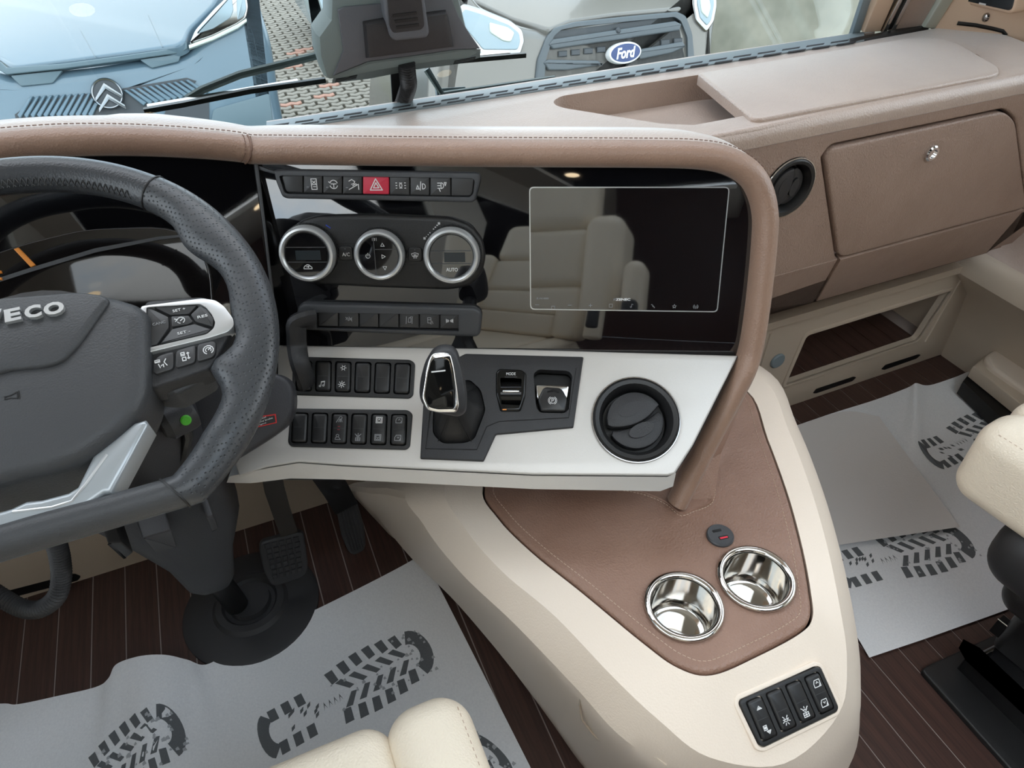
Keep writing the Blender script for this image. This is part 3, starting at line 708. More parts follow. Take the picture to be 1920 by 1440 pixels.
# ------------------------------------------------------------------ printed symbols (strokes in a -1..1 square)
def arc(cx, cy, r, a0, a1, n=10): return [(cx+r*cos(radians(a0+(a1-a0)*k/n)), cy+r*sin(radians(a0+(a1-a0)*k/n))) for k in range(n+1)]
def cl(p): return p+[p[0]]
IC = {
 'hazard': [cl([(-1, -.75), (1, -.75), (0, .95)]), cl([(-.45, -.42), (.45, -.42), (0, .35)])],
 'door': [cl([(-.55, -1), (.55, -1), (.55, 1), (-.55, 1)]), [(-.3, .1), (.3, .6)], [(-.3, .6), (.3, .1)], [(-.55, -.1), (.55, -.1)], [(-.2, -.5), (.3, -.5)]],
 'steer': [arc(0, 0, .8, 20, 160), arc(0, 0, .8, 200, 340), [(-.5, .1), (.5, .1)], [(0, .1), (0, -.6)], [(-1, .5), (-.7, .3), (-.5, .6)]],
 'hill': [[(-1, -.9), (1, .1), (1, -.9)], [(-.9, .7), (-.3, 1), (.3, .6), (.1, .2), (-.4, .1)], [(-.2, -.2), (.5, .2), (.7, -.1)]],
 'fog': [arc(-.25, 0, .5, -90, 90), arc(.25, 0, .5, 90, 270), [(-1, .5), (-.8, .5)], [(-1, 0), (-.8, 0)], [(-1, -.5), (-.8, -.5)], [(1, .5), (.8, .5)], [(1, 0), (.8, 0)], [(1, -.5), (.8, -.5)]],
 'seat': [cl([(-1, -.6), (-.4, -.6), (-.7, .1)]), [(-.2, -.8), (0, .8)], arc(.4, -.1, .5, -90, 90), [(.3, -.6), (.3, .4)]],
 'lamp': [arc(-.1, .1, .55, -90, 90), [(-.1, .65), (-.1, -.45)], [(-.8, .6), (-.3, .6)], [(-.8, .1), (-.3, .1)], [(-.8, -.4), (-.3, -.4)], cl([(.6, .7), (1, .7), (.8, .1)]), [(-.5, -.5), (-.3, -1)]],
 'plug': [[(-.8, .5), (-.1, -.5)], [(-.8, -.2), (-.4, .4), (0, .1)], [(.1, .6), (.8, -.6)], [(.2, -.3), (.9, .4)], arc(.4, -.2, .4, 0, 200)],
 'lane': [[(-.9, -1), (-.7, 1)], cl([(-.3, -.6), (.4, -.6), (.5, .6), (-.1, .6)]), [(.7, -1), (.9, 1)], [(0, .6), (.6, 1)]],
 'van': [cl([(-.5, -.7), (.4, -.7), (.4, .8), (-.5, .8)]), [(-.5, .2), (.4, .2)], [(.7, -.2), (.9, -.9)], [(.2, -.9), (.5, -1)]],
 'diff': [[(-.9, .5), (-.9, -.5)], [(-.9, 0), (-.3, 0)], [(.3, 0), (.9, 0)], [(.9, .5), (.9, -.5)], arc(-.55, 0, .3, 0, 359), arc(.55, 0, .3, 0, 359)],
 'music': [arc(-.5, -.7, .25, 0, 359), arc(.5, -.5, .25, 0, 359), [(-.25, -.7), (-.25, .7)], [(.75, -.5), (.75, .9)], [(-.25, .7), (.75, .9)], [(-.25, .5), (.75, .7)]],
 'sun': [arc(0, 0, .32, 0, 359)]+[[(.5*cos(q), .5*sin(q)), (.95*cos(q), .95*sin(q))] for q in [k*pi/4 for k in range(8)]],
 'gear': [arc(0, 0, .45, 0, 359)]+[[(.5*cos(q), .5*sin(q)), (.9*cos(q), .9*sin(q))] for q in [k*pi/3 for k in range(6)]],
 'spot_u': [arc(.3, .5, .4, -60, 180), [(-.1, .5), (-.9, -.9)], [(.5, .1), (.8, -.8)], [(.1, .1), (-.2, -.8)], [(.3, .1), (.3, -.8)]],
 'spot_d': [arc(-.2, .4, .45, 0, 359), [(.1, 0), (.9, -.9)], [(-.9, -.9), (.9, -.9)], [(-.5, 0), (-.9, -.6)]],
 'lampwin': [arc(0, .4, .35, 180, 360), [(-.5, .4), (.5, .4)], [(-.8, .8), (-.5, .6)], [(.8, .8), (.5, .6)], [(0, 1), (0, .7)], cl([(-.6, -1), (.6, -1), (.6, -.2), (-.6, -.2)]), [(0, -1), (0, -.2)], [(-.6, -.6), (.6, -.6)]],
 'ceil': [arc(0, .2, .42, 180, 360), [(-.7, .25), (.7, .25)], [(-.9, -.3), (-.5, -.1)], [(.9, -.3), (.5, -.1)], [(-.4, -.9), (-.2, -.5)], [(.4, -.9), (.2, -.5)], [(-.6, .9), (-.3, .5)], [(.6, .9), (.3, .5)]],
 'frame_u': [cl([(-.9, -.9), (.9, -.9), (.9, .9), (-.9, .9)]), cl([(-.6, -.6), (.6, -.6), (.6, .6), (-.6, .6)]), [(-.3, -.1), (0, .3), (.3, -.1)]],
 'frame_d': [cl([(-.9, -.9), (.9, -.9), (.9, .9), (-.9, .9)]), cl([(-.6, -.6), (.6, -.6), (.6, .6), (-.6, .6)]), [(-.3, .1), (0, -.3), (.3, .1)]],
 'win_u': [cl([(-.9, -.8), (.9, -.8), (.9, .8), (-.5, .8), (-.9, .1)]), [(-.2, 0), (.1, .4), (.4, 0)], [(.5, -.7), (.8, -.2)]],
 'win_d': [cl([(-.9, -.8), (.9, -.8), (.9, .8), (-.5, .8), (-.9, .1)]), [(-.2, .3), (.1, -.1), (.4, .3)], [(.5, -.7), (.8, -.2)]],
 'up': [cl([(-.8, -.4), (.8, -.4), (0, .5)]), [(-.4, -.2), (.4, -.2)], [(-.2, 0), (.2, 0)]],
 'down': [cl([(-.8, .4), (.8, .4), (0, -.5)]), [(-.4, .2), (.4, .2)], [(-.2, 0), (.2, 0)]],
 'step': [cl([(-.6, .0), (.2, .0), (.2, .9), (-.6, .9)]), [(-.6, .3), (.2, .3)], [(-.6, .6), (.2, .6)], [(-.6, .45), (.2, .45)], cl([(-.1, -.3), (.9, -.3), (.4, -.9)]), [(.2, -.5), (.6, -.5)]],
 'recirc': [[(-1, -.1), (-.7, .3), (-.2, .6), (.3, .6), (.7, .2), (1, 0), (1, -.4), (-1, -.4), (-1, -.1)], [(-.4, .1), (.3, .1)], [(.1, .3), (.3, .1), (.1, -.1)]],
 'demist': [[(-.7, -.3), (-1, .5), (0, .8), (1, .5), (.7, -.3)], [(-.7, -.3), (0, -.1), (.7, -.3)], [(-.4, -.8), (-.3, .3)], [(0, -.8), (0, .4)], [(.4, -.8), (.3, .3)]],
 'power': [arc(0, -.1, .8, 125, 415), [(0, .1), (0, 1)]],
 'tri_u': [cl([(-.7, -.5), (.7, -.5), (0, .7)])], 'tri_d': [cl([(-.7, .6), (.7, .6), (0, -.7)])], 'tri_r': [cl([(-.5, -.7), (-.5, .7), (.8, 0)])],
 'cruise': [arc(.1, 0, .7, -60, 150), arc(.1, 0, .7, 200, 250), [(0, -.1), (.45, .25)], [(-1, .6), (-.5, .3), (-.9, 0)]],
 'limit': [arc(0, 0, .9, -60, 240), arc(0, 0, .5, -40, 220), [(0, 0), (.5, .4)]],
 'dist': [cl([(-.7, .2), (-.1, .2), (-.1, .9), (-.7, .9)]), cl([(-.6, -.9), (0, -.9), (0, -.2), (-.6, -.2)]), [(-.7, .5), (-.1, .5)], [(.5, -.7), (.5, .7)], [(.3, .5), (.5, .7), (.7, .5)], [(.3, -.5), (.5, -.7), (.7, -.5)]],
 'assist': [cl([(-1, .4), (-.2, .4), (-.2, .9), (-1, .9)]), [(-.9, .6), (-.3, .6)], [(-.3, -.8), (-.5, 0)], [(.3, -.8), (.3, -.2)], [(.9, -.6), (.5, .2), (.9, .8)], [(-.1, -.5), (.1, -.3)]],
 'park': [arc(0, 0, .9, 0, 359, 16), arc(0, 0, 1.25, 120, 240), arc(0, 0, 1.25, -60, 60), [(-.25, -.5), (-.25, .5), (.2, .5), (.35, .2), (.2, -.05), (-.25, -.05)]],
 'horn': [[(-1, -.2), (-.3, -.2), (.5, -.5), (.5, .5), (-.3, .2), (-1, .2), (-1, -.2)], [(.7, -.6), (.7, .6)]],
 'square': [cl([(-.7, -.7), (.7, -.7), (.7, .7), (-.7, .7)])], 'minus': [[(-.8, 0), (.8, 0)]], 'plus': [[(-.7, 0), (.7, 0)], [(0, -.7), (0, .7)]],
 'star': [cl([((.9 if k % 2 == 0 else .42)*sin(k*pi/5), (.9 if k % 2 == 0 else .42)*cos(k*pi/5)) for k in range(10)])],
 'phone': [[(-.8, .6), (-.5, .8), (.8, -.6), (.5, -.8)], [(-.3, .1), (.2, -.3)]], 'note': [arc(-.3, -.5, .3, 0, 359), [(0, -.5), (0, .8), (.6, .6)]],
 'wave': [arc(-.1, 0, .5, 120, 240), arc(.1, 0, .5, -60, 60), arc(-.1, 0, .95, 120, 240), arc(.1, 0, .95, -60, 60), [(0, -.9), (0, .2)]],
 'fan_s': [arc(0, 0, .5, 0, 359), [(-.5, -.5), (.5, .5)], [(-.5, .5), (.5, -.5)]],
}
def icon(kind, fr, a, b, size, parent, h=.0004, matn='white_print', wd=.16, z=0, rot=0, sx=1):
    mb = MB(); f2 = fr.at(a, b, z, rot); s2 = size/2
    for st in IC[kind]: mb.stroke(f2, [(x*s2*sx*.92, y*s2*.92) for x, y in st], wd*s2*.9, h)
    return build(mb, 'symbol', matn, parent, 0)
# symbols along the lower edge of the screen
for k_, px in (('minus', 1007), ('square', 1037), ('minus', 1068), ('plus', 1107), ('square', 1145), ('note', 1184), ('phone', 1224), ('star', 1264), ('wave', 1304)):
    icon(k_, FA, *FA.l(px, 571+ (px-1007)*.012+(5 if px == 1037 else 0)), .0065, sg, z=.0011, matn='grey_print')
# ------------------------------------------------------------------ controls on the fascia
def C6(x, y): return (480+x/4.115, 290+y/4.115)          # coordinates read off an enlarged view
# hazard strip
t = thing('switch_strip', 'upper strip of nine dash buttons with the red hazard button', 'switch panel', FA.w(*FA.l(710, 372)))
out = FA.p([(516, 318), (536, 316.5), (895, 322), (902, 327), (901, 340), (892, 374), (886, 378), (540, 371), (532, 367), (521, 340)])
inn = FA.p([(527, 329), (532, 327.5), (886, 332.5), (891, 337), (888, 362), (882, 368), (542, 362), (536, 358)])
prism('bezel', 'bezel', FA, rp(out, .003), -.002, .008, .003, t, holes=[rp(inn, .002)])
prism('backing', 'black_deep', FA, inn, -.002, .0015, 0, t)
xs = [195, 365, 515, 668, 822, 1030, 1188, 1342, 1505, 1690]
kinds = [None, 'door', 'steer', 'hill', 'hazard', 'fog', 'seat', 'lamp', None]
for i in range(9):
    xa, xb = xs[i]+4, xs[i+1]-4; f_ = lambda x: (x-195)/1495
    yt = lambda x: 158+20*f_(x); yb = lambda x: 290+30*f_(x)
    p = [C6(xa, yt(xa)), C6(xb, yt(xb)), C6(xb, yb(xb)), C6(xa, yb(xa))]
    if i == 0: p = [C6(202, 170), C6(212, 160), C6(xb, yt(xb)), C6(xb, yb(xb)), C6(242, 288), C6(228, 270)]
    if i == 8: p = [C6(xa, yt(xa)), C6(1670, 178), C6(1682, 190), C6(1668, 300), C6(1650, 316), C6(xa, yb(xa))]
    b_ = prism('button', 'red_button' if kinds[i] == 'hazard' else 'button_grey', FA, rp(FA.p(p, .006), .0012), 0, .0065, .001, t)
    if kinds[i] == 'hazard': b_['label'] = 'red hazard warning button'
    if kinds[i]:
        c = FA.l(*C6((xa+xb)/2+(8 if kinds[i] != 'hazard' else 0), (yt(xa)+yb(xa))/2), .0065); icon(kinds[i], FA, *c, .0135 if kinds[i] != 'hazard' else .017, b_, z=.0065, sx=.95)
        if i in (1, 2, 3): icon('minus', FA, *FA.l(*C6(xa+30, (yt(xa)+yb(xa))/2+22), .0065), .003, b_, z=.0065, matn='grey_print', wd=.5)
# climate unit
t = thing('climate_panel', 'oval climate control panel with three silver ringed dials', 'climate control', FA.w(*FA.l(720, 535)))
pill = FA.p([(533, 455), (545, 430), (566, 412), (600, 402), (700, 400), (845, 405), (882, 418), (905, 448), (911, 480), (904, 512), (882, 534), (842, 541), (720, 537), (600, 531), (562, 522), (540, 505), (531, 480)])
bd = prism('body', 'black', FA, rp(pill, .008), -.002, .010, .006, t, seg=4)
for y in (456.5, 492): 
    prism('groove', 'black_deep', FA, FA.p([(627, y), (660, y), (795, y+4), (795, y+5), (660, y+1.2), (627, y+1.2)], .010), .009, .0103, 0, bd)
def dial(px, py, r, lab):
    c = FA.l(px, py, .024); k = build(MB().lathe(FA, c, [(r*.97, .008), (r*1.0, .014), (r*1.0, .019), (r*.985, .0235), (r*.93, .027), (r*.86, .0275), (r*.80, .0255), (r*.78, .0225)], 56, cap1=True), 'dial', 'silver_trim', t)
    k['label'] = lab
    build(MB().lathe(FA, c, [(r*1.02, .0075), (r*1.02, .014), (r*1.0, .0165)], 56), 'dial_skirt', 'black_button', k)
    g = MB()
    for q in range(64):
        a = 2*pi*q/64; f2 = FA.at(c[0]+r*1.02*cos(a), c[1]+r*1.02*sin(a), 0, math.degrees(a)); g.prism(f2, rect(0, 0, .0008, .0016), .008, .0145)
    o = build(g, 'knurling', 'black_button', k, 0); o['kind'] = 'stuff'
    f_ = build(MB().lathe(FA, c, [(r*.785, .02), (r*.785, .0235), (r*.75, .0245)], 48), 'dial_face', 'gloss_black', k)
    return k, f_, c
k, f_, c = dial(574.8, 477, .0355, 'left temperature dial with small display')
prism('display', 'screen_dark', FA, rect(c[0]+.002, c[1]-.001, .031, .012), .0243, .0249, 0, f_)
for dy in (.009, -.0095): prism('divider', 'bezel', FA, rect(c[0], c[1]+dy, .049, .0009), .0243, .0252, 0, f_)
icon('recirc', FA, c[0], c[1]-.016, .011, f_, z=.0246)
k, f_, c = dial(710.4, 479.5, .0318, 'middle air direction dial')
prism('divider', 'bezel', FA, rect(c[0]-.005, c[1], .0009, .047), .0243, .0252, 0, f_)
prism('divider', 'bezel', FA, rect(c[0]+.009, c[1]+.008, .026, .0009), .0243, .0252, 0, f_)
for kk, dx, dy in (('power', -.0135, 0), ('tri_u', .0055, .0135), ('tri_r', .0055, -.001), ('tri_d', .0065, -.0155)): icon(kk, FA, c[0]+dx, c[1]+dy, .0072, f_, z=.0246, matn='white_print')
icon('fog', FA, c[0]-.004, c[1]+.0205, .006, f_, z=.0246)
k, f_, c = dial(846.5, 480.8, .0355, 'right fan dial reading AUTO')
prism('display', 'screen_dark', FA, rect(c[0]+.004, c[1]-.001, .026, .012), .0243, .0249, 0, f_)
for dy in (.007, -.009): prism('divider', 'bezel', FA, rect(c[0], c[1]+dy, .049, .0009), .0243, .0252, 0, f_)
text_obj('AUTO', FA, c[0], c[1]-.0165, .0046, 'white_print', f_, width=.0145, depth=.0250, bold=.01).location.z += 0
for px, py, kk in ((648.4, 475, 'A'), (778.4, 477, 'D')):
    c = FA.l(px, py, .011); b_ = prism('button', 'black_button', FA, rp(rect(*c, .0185, .018), .005), .008, .0125, .0015, t)
    if kk == 'A': text_obj('A/C', FA, c[0]+.0005, c[1]-.001, .0045, 'white_print', b_, width=.0095, depth=.0129)
    else: icon('demist', FA, c[0], c[1]-.001, .0095, b_, z=.0125)
    icon('minus', FA, c[0], c[1]+.006, .0015, b_, z=.0125, matn='grey_print', wd=.6)
for i in range(9):        # fan scale dots beside the right dial
    px, py = lerp(796, 823, i/8), lerp(447, 419, i/8); c = FA.l(px, py, .0105)
    if i in (0, 8): icon('fan_s', FA, *c, .0045, bd, z=.0101, wd=.4)
    elif i != 4: prism('scale_mark', 'white_print', FA, rect(*c, .0006+.0002*i, .0012), .0099, .0105, 0, bd)
prism('scale_mark', 'blue_print', FA, FA.p([(611, 421), (620, 427), (619.5, 428.5), (610.5, 422.5)], .0105), .0099, .0105, 0, bd)
# lower strip
t = thing('switch_strip', 'lower strip of seven dark dash buttons above the silver panel', 'switch panel', FA.w(*FA.l(730, 620)))
out = FA.p([(560, 580), (563, 570), (572, 565), (700, 568), (890, 573), (901, 580), (904, 590), (901, 622), (894, 628), (700, 621), (566, 615), (560, 605)])
inn = FA.p([(596, 582), (861, 586), (861, 617), (597, 611)])
prism('bezel', 'bezel', FA, rp(out, .003), -.002, .010, .004, t, holes=[inn])
prism('backing', 'black_deep', FA, inn, -.002, .003, 0, t)
xs = [480, 638, 795, 948, 1105, 1260, 1418, 1570]; kinds = [None, 'plug', None, None, 'lane', 'van', 'diff']
for i in range(7):
    xa, xb = xs[i]+4, xs[i+1]-4; yt = lambda x: 1205+20*(x-480)/1090; yb = lambda x: 1322+20*(x-480)/1090
    b_ = prism('button', 'button_grey', FA, rp(FA.p([C6(xa, yt(xa)), C6(xb, yt(xb)), C6(xb, yb(xb)), C6(xa, yb(xa))], .008), .001), 0, .0085, .001, t)
    if kinds[i]: icon(kinds[i], FA, *FA.l(*C6((xa+xb)/2, (yt(xa)+yb(xb))/2), .0085), .0105, b_, z=.0085, matn='grey_print' if i < 6 else 'white_print')
# parking lever bracket hooked from the strip down to the silver panel
hp = [FA.w(*FA.l(588, 596, .02), .02), FA.w(*FA.l(570, 599, .028), .028), FA.w(*FA.l(556, 607, .03), .03), FA.w(*FA.l(556, 625, .03), .03), FA.w(*FA.l(557, 650, .03), .03), SI.w(*SI.l(562, 680, .03), .03), SI.w(*SI.l(572, 708, .012), .012), SI.w(*SI.l(576, 722, -.004), -.004)]
o = build(MB().tube(spline(hp, 4), (.0135, .0095), 10, flat=(.4, .9, 0)), 'lever_bracket', 'black_soft')
tag(o, 'bent black lever bracket hooked over the left end of the lower button strip', 'lever')

# ------------------------------------------------------------------ silver switch panel
SP = thing('console_panel', 'silver painted panel below the screen carrying rocker switches and gear selector', 'panel', SI.w(*SI.l(880, 895)))
sil = [(524, 645), (930, 653), (1384, 666), (1378, 680), (1345, 745), (1300, 835), (1266, 888), (1252, 892), (1000, 890), (800, 880), (640, 872), (560, 866), (500, 876), (448, 893), (430, 840), (500, 700)]
gear_pl = [(873, 664), (1094, 670), (1075, 803), (930, 816), (907, 866), (788, 861), (795, 740), (800, 700)]
swA = [(549, 676), (560, 669), (770, 675), (779, 682), (775, 742), (768, 748), (552, 741), (548, 734)]
swB = [(545, 772), (552, 766), (765, 769), (774, 776), (769, 838), (762, 844), (546, 838), (540, 830)]
vcs = SI.l(1192, 787); VS = .055
prism('panel', 'silver', SI, SI.p(sil), -.006, 0, .003, SP,
      holes=[rp(SI.p(swA), .004), rp(SI.p(swB), .004), ell(*vcs, VS, n=40), rp(SI.p(gear_pl), .002)])
# rolled front edge below
fe_top = SI.p([(430, 893), (500, 878), (560, 868), (640, 874), (800, 882), (1000, 892), (1252, 894), (1268, 886)])
fe = [SI.w(a, b, -.001) for a, b in fe_top]
dn = V((.02, .04, -.75)).normalized()
r2 = [HT(px, py, (fe[i]-CAM).dot(AF)+.006) for i, (px, py) in enumerate([(425, 905), (470, 906), (545, 897), (640, 899), (800, 907), (1000, 917), (1238, 921), (1262, 912)])]
r3 = [p+V((.02, .06, -.004)) for p in r2]
mb = MB().loft([fe, r2, r3], closed=False); mb.f = [f[::-1] for f in mb.f]
build(mb, 'front_edge', 'silver', SP, 20)
# dark right flank of the silver panel
re_ = [SI.w(a, b, -.001) for a, b in SI.p([(1386, 664), (1346, 745), (1301, 836), (1268, 886)])]
rf = [p+V((.006, .03, -.03)) for p in re_]; rf[-1] = r2[-1]+V((.0, .02, -.005))
build(MB().loft([re_, rf], closed=False), 'flank', 'bezel', SP)
under = SI.p([(520, 660), (1370, 680), (1260, 885), (460, 885)]); prism('underside', 'black_deep', SI.off(-.05), under, -.01, 0, 0, SP)
vent('air_vent', SI, vcs, VS-.003, 'large round black air vent in the silver panel', 24, deep=.026)

def rocker_block(name, label, outline, cells, fr, n, icons, grp):
    t = thing(name, label, 'switch block', fr.w(*outline[0]))
    prism('frame', 'black', fr, outline, -.02, .002, .0015, t, holes=[rp(c, .004) for c in cells])
    prism('backing', 'black_deep', fr, outline, -.021, -.012, 0, t)
    for c, ic in zip(cells, icons):
        q = inset(ccw(c), .0012); q = rp(q, .0045)
        cx = sum(p[0] for p in c)/4; cy = sum(p[1] for p in c)/4
        ux = V(((c[1][0]+c[2][0]-c[0][0]-c[3][0])/2, (c[1][1]+c[2][1]-c[0][1]-c[3][1])/2)); rot = math.degrees(atan2(ux.y, ux.x))
        hh = (V(c[0])+V(c[1])-V(c[2])-V(c[3])).length/2; ww = ux.length
        r = build(MB().prism(fr, q, -.012, .0045, .003, 3), 'rocker', 'black_button', t)
        f2 = fr.at(cx, cy, 0, rot)
        build(MB().prism(f2, rect(0, 0, ww*.62, .0006), .004, .0048), 'rocker_line', 'button_grey', r)
        for spec in (ic or ()):
            kk, dy, size, mt = spec; icon(kk, f2, 0, dy*hh, size, r, z=.0045, matn=mt)
    return t
def row(fr, quad, n, mx=.08, my=.06):
    TL, TR, BR, BL = [V(p) for p in quad]; cells = []
    for i in range(n):
        a, b = (i+mx)/n*1.0, (i+1-mx)/n
        top = lambda s: TL.lerp(TR, s); bot = lambda s: BL.lerp(BR, s)
        p = [top(a).lerp(bot(a), my), top(b).lerp(bot(b), my), top(b).lerp(bot(b), 1-my), top(a).lerp(bot(a), 1-my)]
        cells.append([tuple(q) for q in p])
    return cells
G_, W_ = 'grey_print', 'white_print'
qa = SI.p([(552, 672), (775, 678), (771, 745), (552, 738)]); 
cells = row(SI, qa, 6)
rocker_block('rocker_block', 'upper block of six black rocker switches in the silver panel', rp(SI.p(swA), .004), cells, SI, 6,
             [None, [('music', -.26, .0095, W_)], [('gear', .27, .0095, W_), ('sun', -.26, .0105, W_)], None, None, None], '')
qb = SI.p([(546, 770), (768, 773), (765, 841), (543, 835)])
cells = row(SI, qb, 6)
rocker_block('rocker_block', 'lower block of six black rocker switches with window symbols in the silver panel', rp(SI.p(swB), .004), cells, SI, 6,
             [None, None, [('spot_u', .28, .0095, G_), ('minus', .05, .004, 'red_lamp'), ('minus', -.05, .004, 'red_lamp'), ('spot_d', -.28, .0085, G_)], [('lampwin', -.27, .0105, G_)], [('frame_u', .28, .0095, W_), ('frame_d', -.27, .0095, G_)], [('win_u', .28, .0095, G_), ('win_d', -.27, .0095, G_)]], '')

# ------------------------------------------------------------------ gear selector
t = thing('gear_selector', 'automatic gear selector with chrome edged gloss face and leather boot', 'gear selector', SI.w(*SI.l(860, 850)))
gp_ = rp(SI.p(gear_pl), .002)
boot_o = rp(SI.p([(812, 790), (816, 735), (880, 712), (902, 732), (911, 770), (890, 825), (872, 832), (830, 833), (812, 815)]), .006)
mode_o = rp(SI.p([(930, 700), (936, 693), (978, 695), (987, 702), (985, 745), (976, 773), (938, 773), (930, 740)]), .003)
park_o = rp(SI.p([(1000, 702), (1010, 694), (1066, 697), (1073, 706), (1066, 770), (1058, 776), (1012, 775), (1005, 765)]), .004)
pl = prism('base_plate', 'black_soft', SI, gp_, -.012, .0035, .0025, t, holes=[boot_o, mode_o, park_o])
lin = [SI.w(*SI.l(px, py, .0036), .0036) for px, py in [(810, 745), (798, 841), (894, 843), (912, 800), (935, 790), (1066, 783), (1080, 690)]]
build(MB().tube(lin, .0007, 5), 'panel_line', 'black_deep', pl)
prism('well', 'black_deep', SI, gp_, -.03, -.024, 0, t)
# boot: loft from opening to shaft
sh = SI.l(843, 745, .045); top_ring = ell(sh[0]+.002, sh[1], .013, .012, len(boot_o)); bo = ccw(boot_o)
a0 = atan2(bo[0][1]-sh[1], bo[0][0]-sh[0]); top_ring = ell(sh[0]+.002, sh[1], .013, .012, len(bo), a0)
bc = (sum(p[0] for p in bo)/len(bo), sum(p[1] for p in bo)/len(bo))
rings = []
for f_, z in ((0, -.012), (.03, .002), (.30, .012), (.62, .024), (.9, .038), (1, .050)):
    rings.append([SI.w(lerp(p[0], q[0], f_), lerp(p[1], q[1], f_), z) for p, q in zip(bo, top_ring)])
bt = build(MB().loft(rings, caps=True), 'boot', 'black', t, 60)
for px, py in ((822, 828), (884, 828), (893, 725)):
    e = SI.l(px, py, .003); s_ = SI.l(848+(px-848)*.35, 760+(py-760)*.4, .03)
    build(MB().tube([SI.w(*e, .006), SI.w(*s_, .034)], .0007, 5), 'boot_seam', 'black_deep', bt)
# knob: rounded lozenge leaning to the viewer
KF = frame(HT(832, 718, .74), -14, 34)
ko = KF.p([(786, 742), (788, 715), (797, 680), (812, 655), (826, 647), (845, 647), (858, 656), (866, 680), (874, 715), (878, 745), (876, 775), (862, 785), (820, 777), (800, 770), (790, 758)])
ko = rp(ko, .006, 3)
rings = []
for s_, z in ((.62, -.060), (.80, -.045), (.96, -.028), (1.0, -.014), (.97, -.003), (.88, .004), (.80, .006)):
    cx, cy = KF.l(833, 715); rings.append([KF.w(cx+(a-cx)*s_, cy+(b-cy)*s_, z) for a, b in ccw(ko)])
kn = build(MB().loft(rings), 'knob', 'black_soft', t, 60)
tr = rp(KF.p([(790, 745), (797, 700), (804, 672), (812, 662), (832, 660), (845, 664), (852, 690), (858, 730), (861, 762), (856, 773), (820, 773), (800, 768)], .006), .004)
ti = rp(KF.p([(796, 744), (802, 702), (808, 678), (814, 671), (832, 670), (842, 674), (847, 696), (852, 732), (853, 760), (850, 766), (822, 767), (803, 762)], .006), .004)
prism('chrome_edge', 'chrome', KF, tr, .0, .0085, .002, kn, holes=[ti])
gf = prism('gloss_face', 'gloss_trim', KF, ti, .0, .007, .001, kn)
prism('release_mark', 'white_print', KF, rect(*KF.l(822, 696, .007), .0145, .0014), .0065, .0078, 0, gf)
build(MB().tube([SI.w(sh[0]+.001, sh[1], .045), KF.w(*KF.l(838, 740), -.05)], .0125, 16), 'shaft', 'black', t)
# mode roller
t = thing('mode_roller', 'gloss black roller switch lettered MODE with a chrome ridge', 'switch', SI.w(*SI.l(958, 772)))
prism('surround', 'gloss_trim', SI, mode_o, -.022, .006, .003, t, holes=[rp(SI.p([(938, 708), (978, 710), (976, 760), (940, 758)], .006), .002)])
c = SI.l(958, 734, .004); f2 = SI.at(*c)
rl = build(MB().tube([f2.w(-.0135, 0, -.010), f2.w(.0135, 0, -.010)], .0175, 24), 'roller', 'gloss_trim', t)
build(MB().rbox(f2, (0, -.001, .0078), (.022, .003, .003), .0012, 2), 'ridge', 'chrome', rl)
text_obj('MODE', SI, *SI.l(958, 701, .006), .0038, 'white_print', t, width=.0125, depth=.0064)
prism('marking_bar', 'bezel', SI, rect(*SI.l(958, 707, .006), .016, .0008), .0055, .0064, 0, t)
prism('marking_bar', 'orange', SI, rect(*SI.l(946, 768, .006), .005, .0012), .0055, .0064, 0, t)
# electric parking brake
t = thing('parking_brake_switch', 'parking brake pull switch with champagne flap and circled P', 'switch', SI.w(*SI.l(1035, 775)))
wl = MB().prism(SI, park_o, -.022, -.018); build(wl, 'well', 'black_deep', t)
prism('flap', 'steel', SI, rp(SI.p([(1004, 720), (1068, 722), (1064, 748), (1050, 752), (1022, 752), (1006, 748)], .004), .003), -.018, .004, .003, t)
b_ = prism('pull_tab', 'black_button', SI, rp(SI.p([(1018, 728), (1024, 725), (1050, 727), (1056, 732), (1064, 748), (1060, 772), (1014, 771), (1008, 748)], .006), .003), -.018, .007, .003, t)
icon('park', SI, *SI.l(1036, 751, .007), .0095, b_, z=.007, matn=W_)
build(MB().tube([SI.w(*SI.l(1026, 734, .008), .0072), SI.w(*SI.l(1037, 731, .008), .0074), SI.w(*SI.l(1048, 735, .008), .0072)], .001, 6), 'finger_ridge', 'black_deep', b_)
# ------------------------------------------------------------------ steering wheel
W = frame((-.202, .594, .937), 0, 67)
SW = thing('steering_wheel', 'dark leather steering wheel with chrome IVECO lettering on the hub', 'steering wheel', W.o-W.n*.06)
RO = .213; MR = .0175
def rim_pt(th):
    """outer radius of the rim by angle: round with a flattened foot"""
    d = math.degrees(th) % 360
    r = RO
    s_ = sin(th)
    if s_ < -.72: r = min(RO, .178/abs(s_))
    return r
def bulge(d):
    d = (d+180) % 360-180
    if d > 90 or d < -90: d = 180-d; d = (d+180) % 360-180
    b = 0
    for c_, w_, a_ in ((25, 9, .012), (-4, 7, .004), (-23, 5.5, .019)): b += a_*math.exp(-((d-c_)/w_)**2)
    return b
def rimring(d, grow=0, n=16):
    th = radians(d); ro = rim_pt(th); b = bulge(d); k_ = max(0, min(1, (-sin(th)-.70)/.25)); a_ = (2*MR*(1-.22*k_)+b)/2
    c_ = ro-a_; out = []
    for k in range(n):
        q = 2*pi*k/n; x = c_+(a_+grow)*cos(q); z = (MR*(.92 if sin(th) > -.7 else .80)+grow)*sin(q)*(1 if b < .001 else (1-.15*min(1, b/.03)*(cos(q) < 0)))
        out.append(W.w(x*cos(th), x*sin(th), z))
    return out
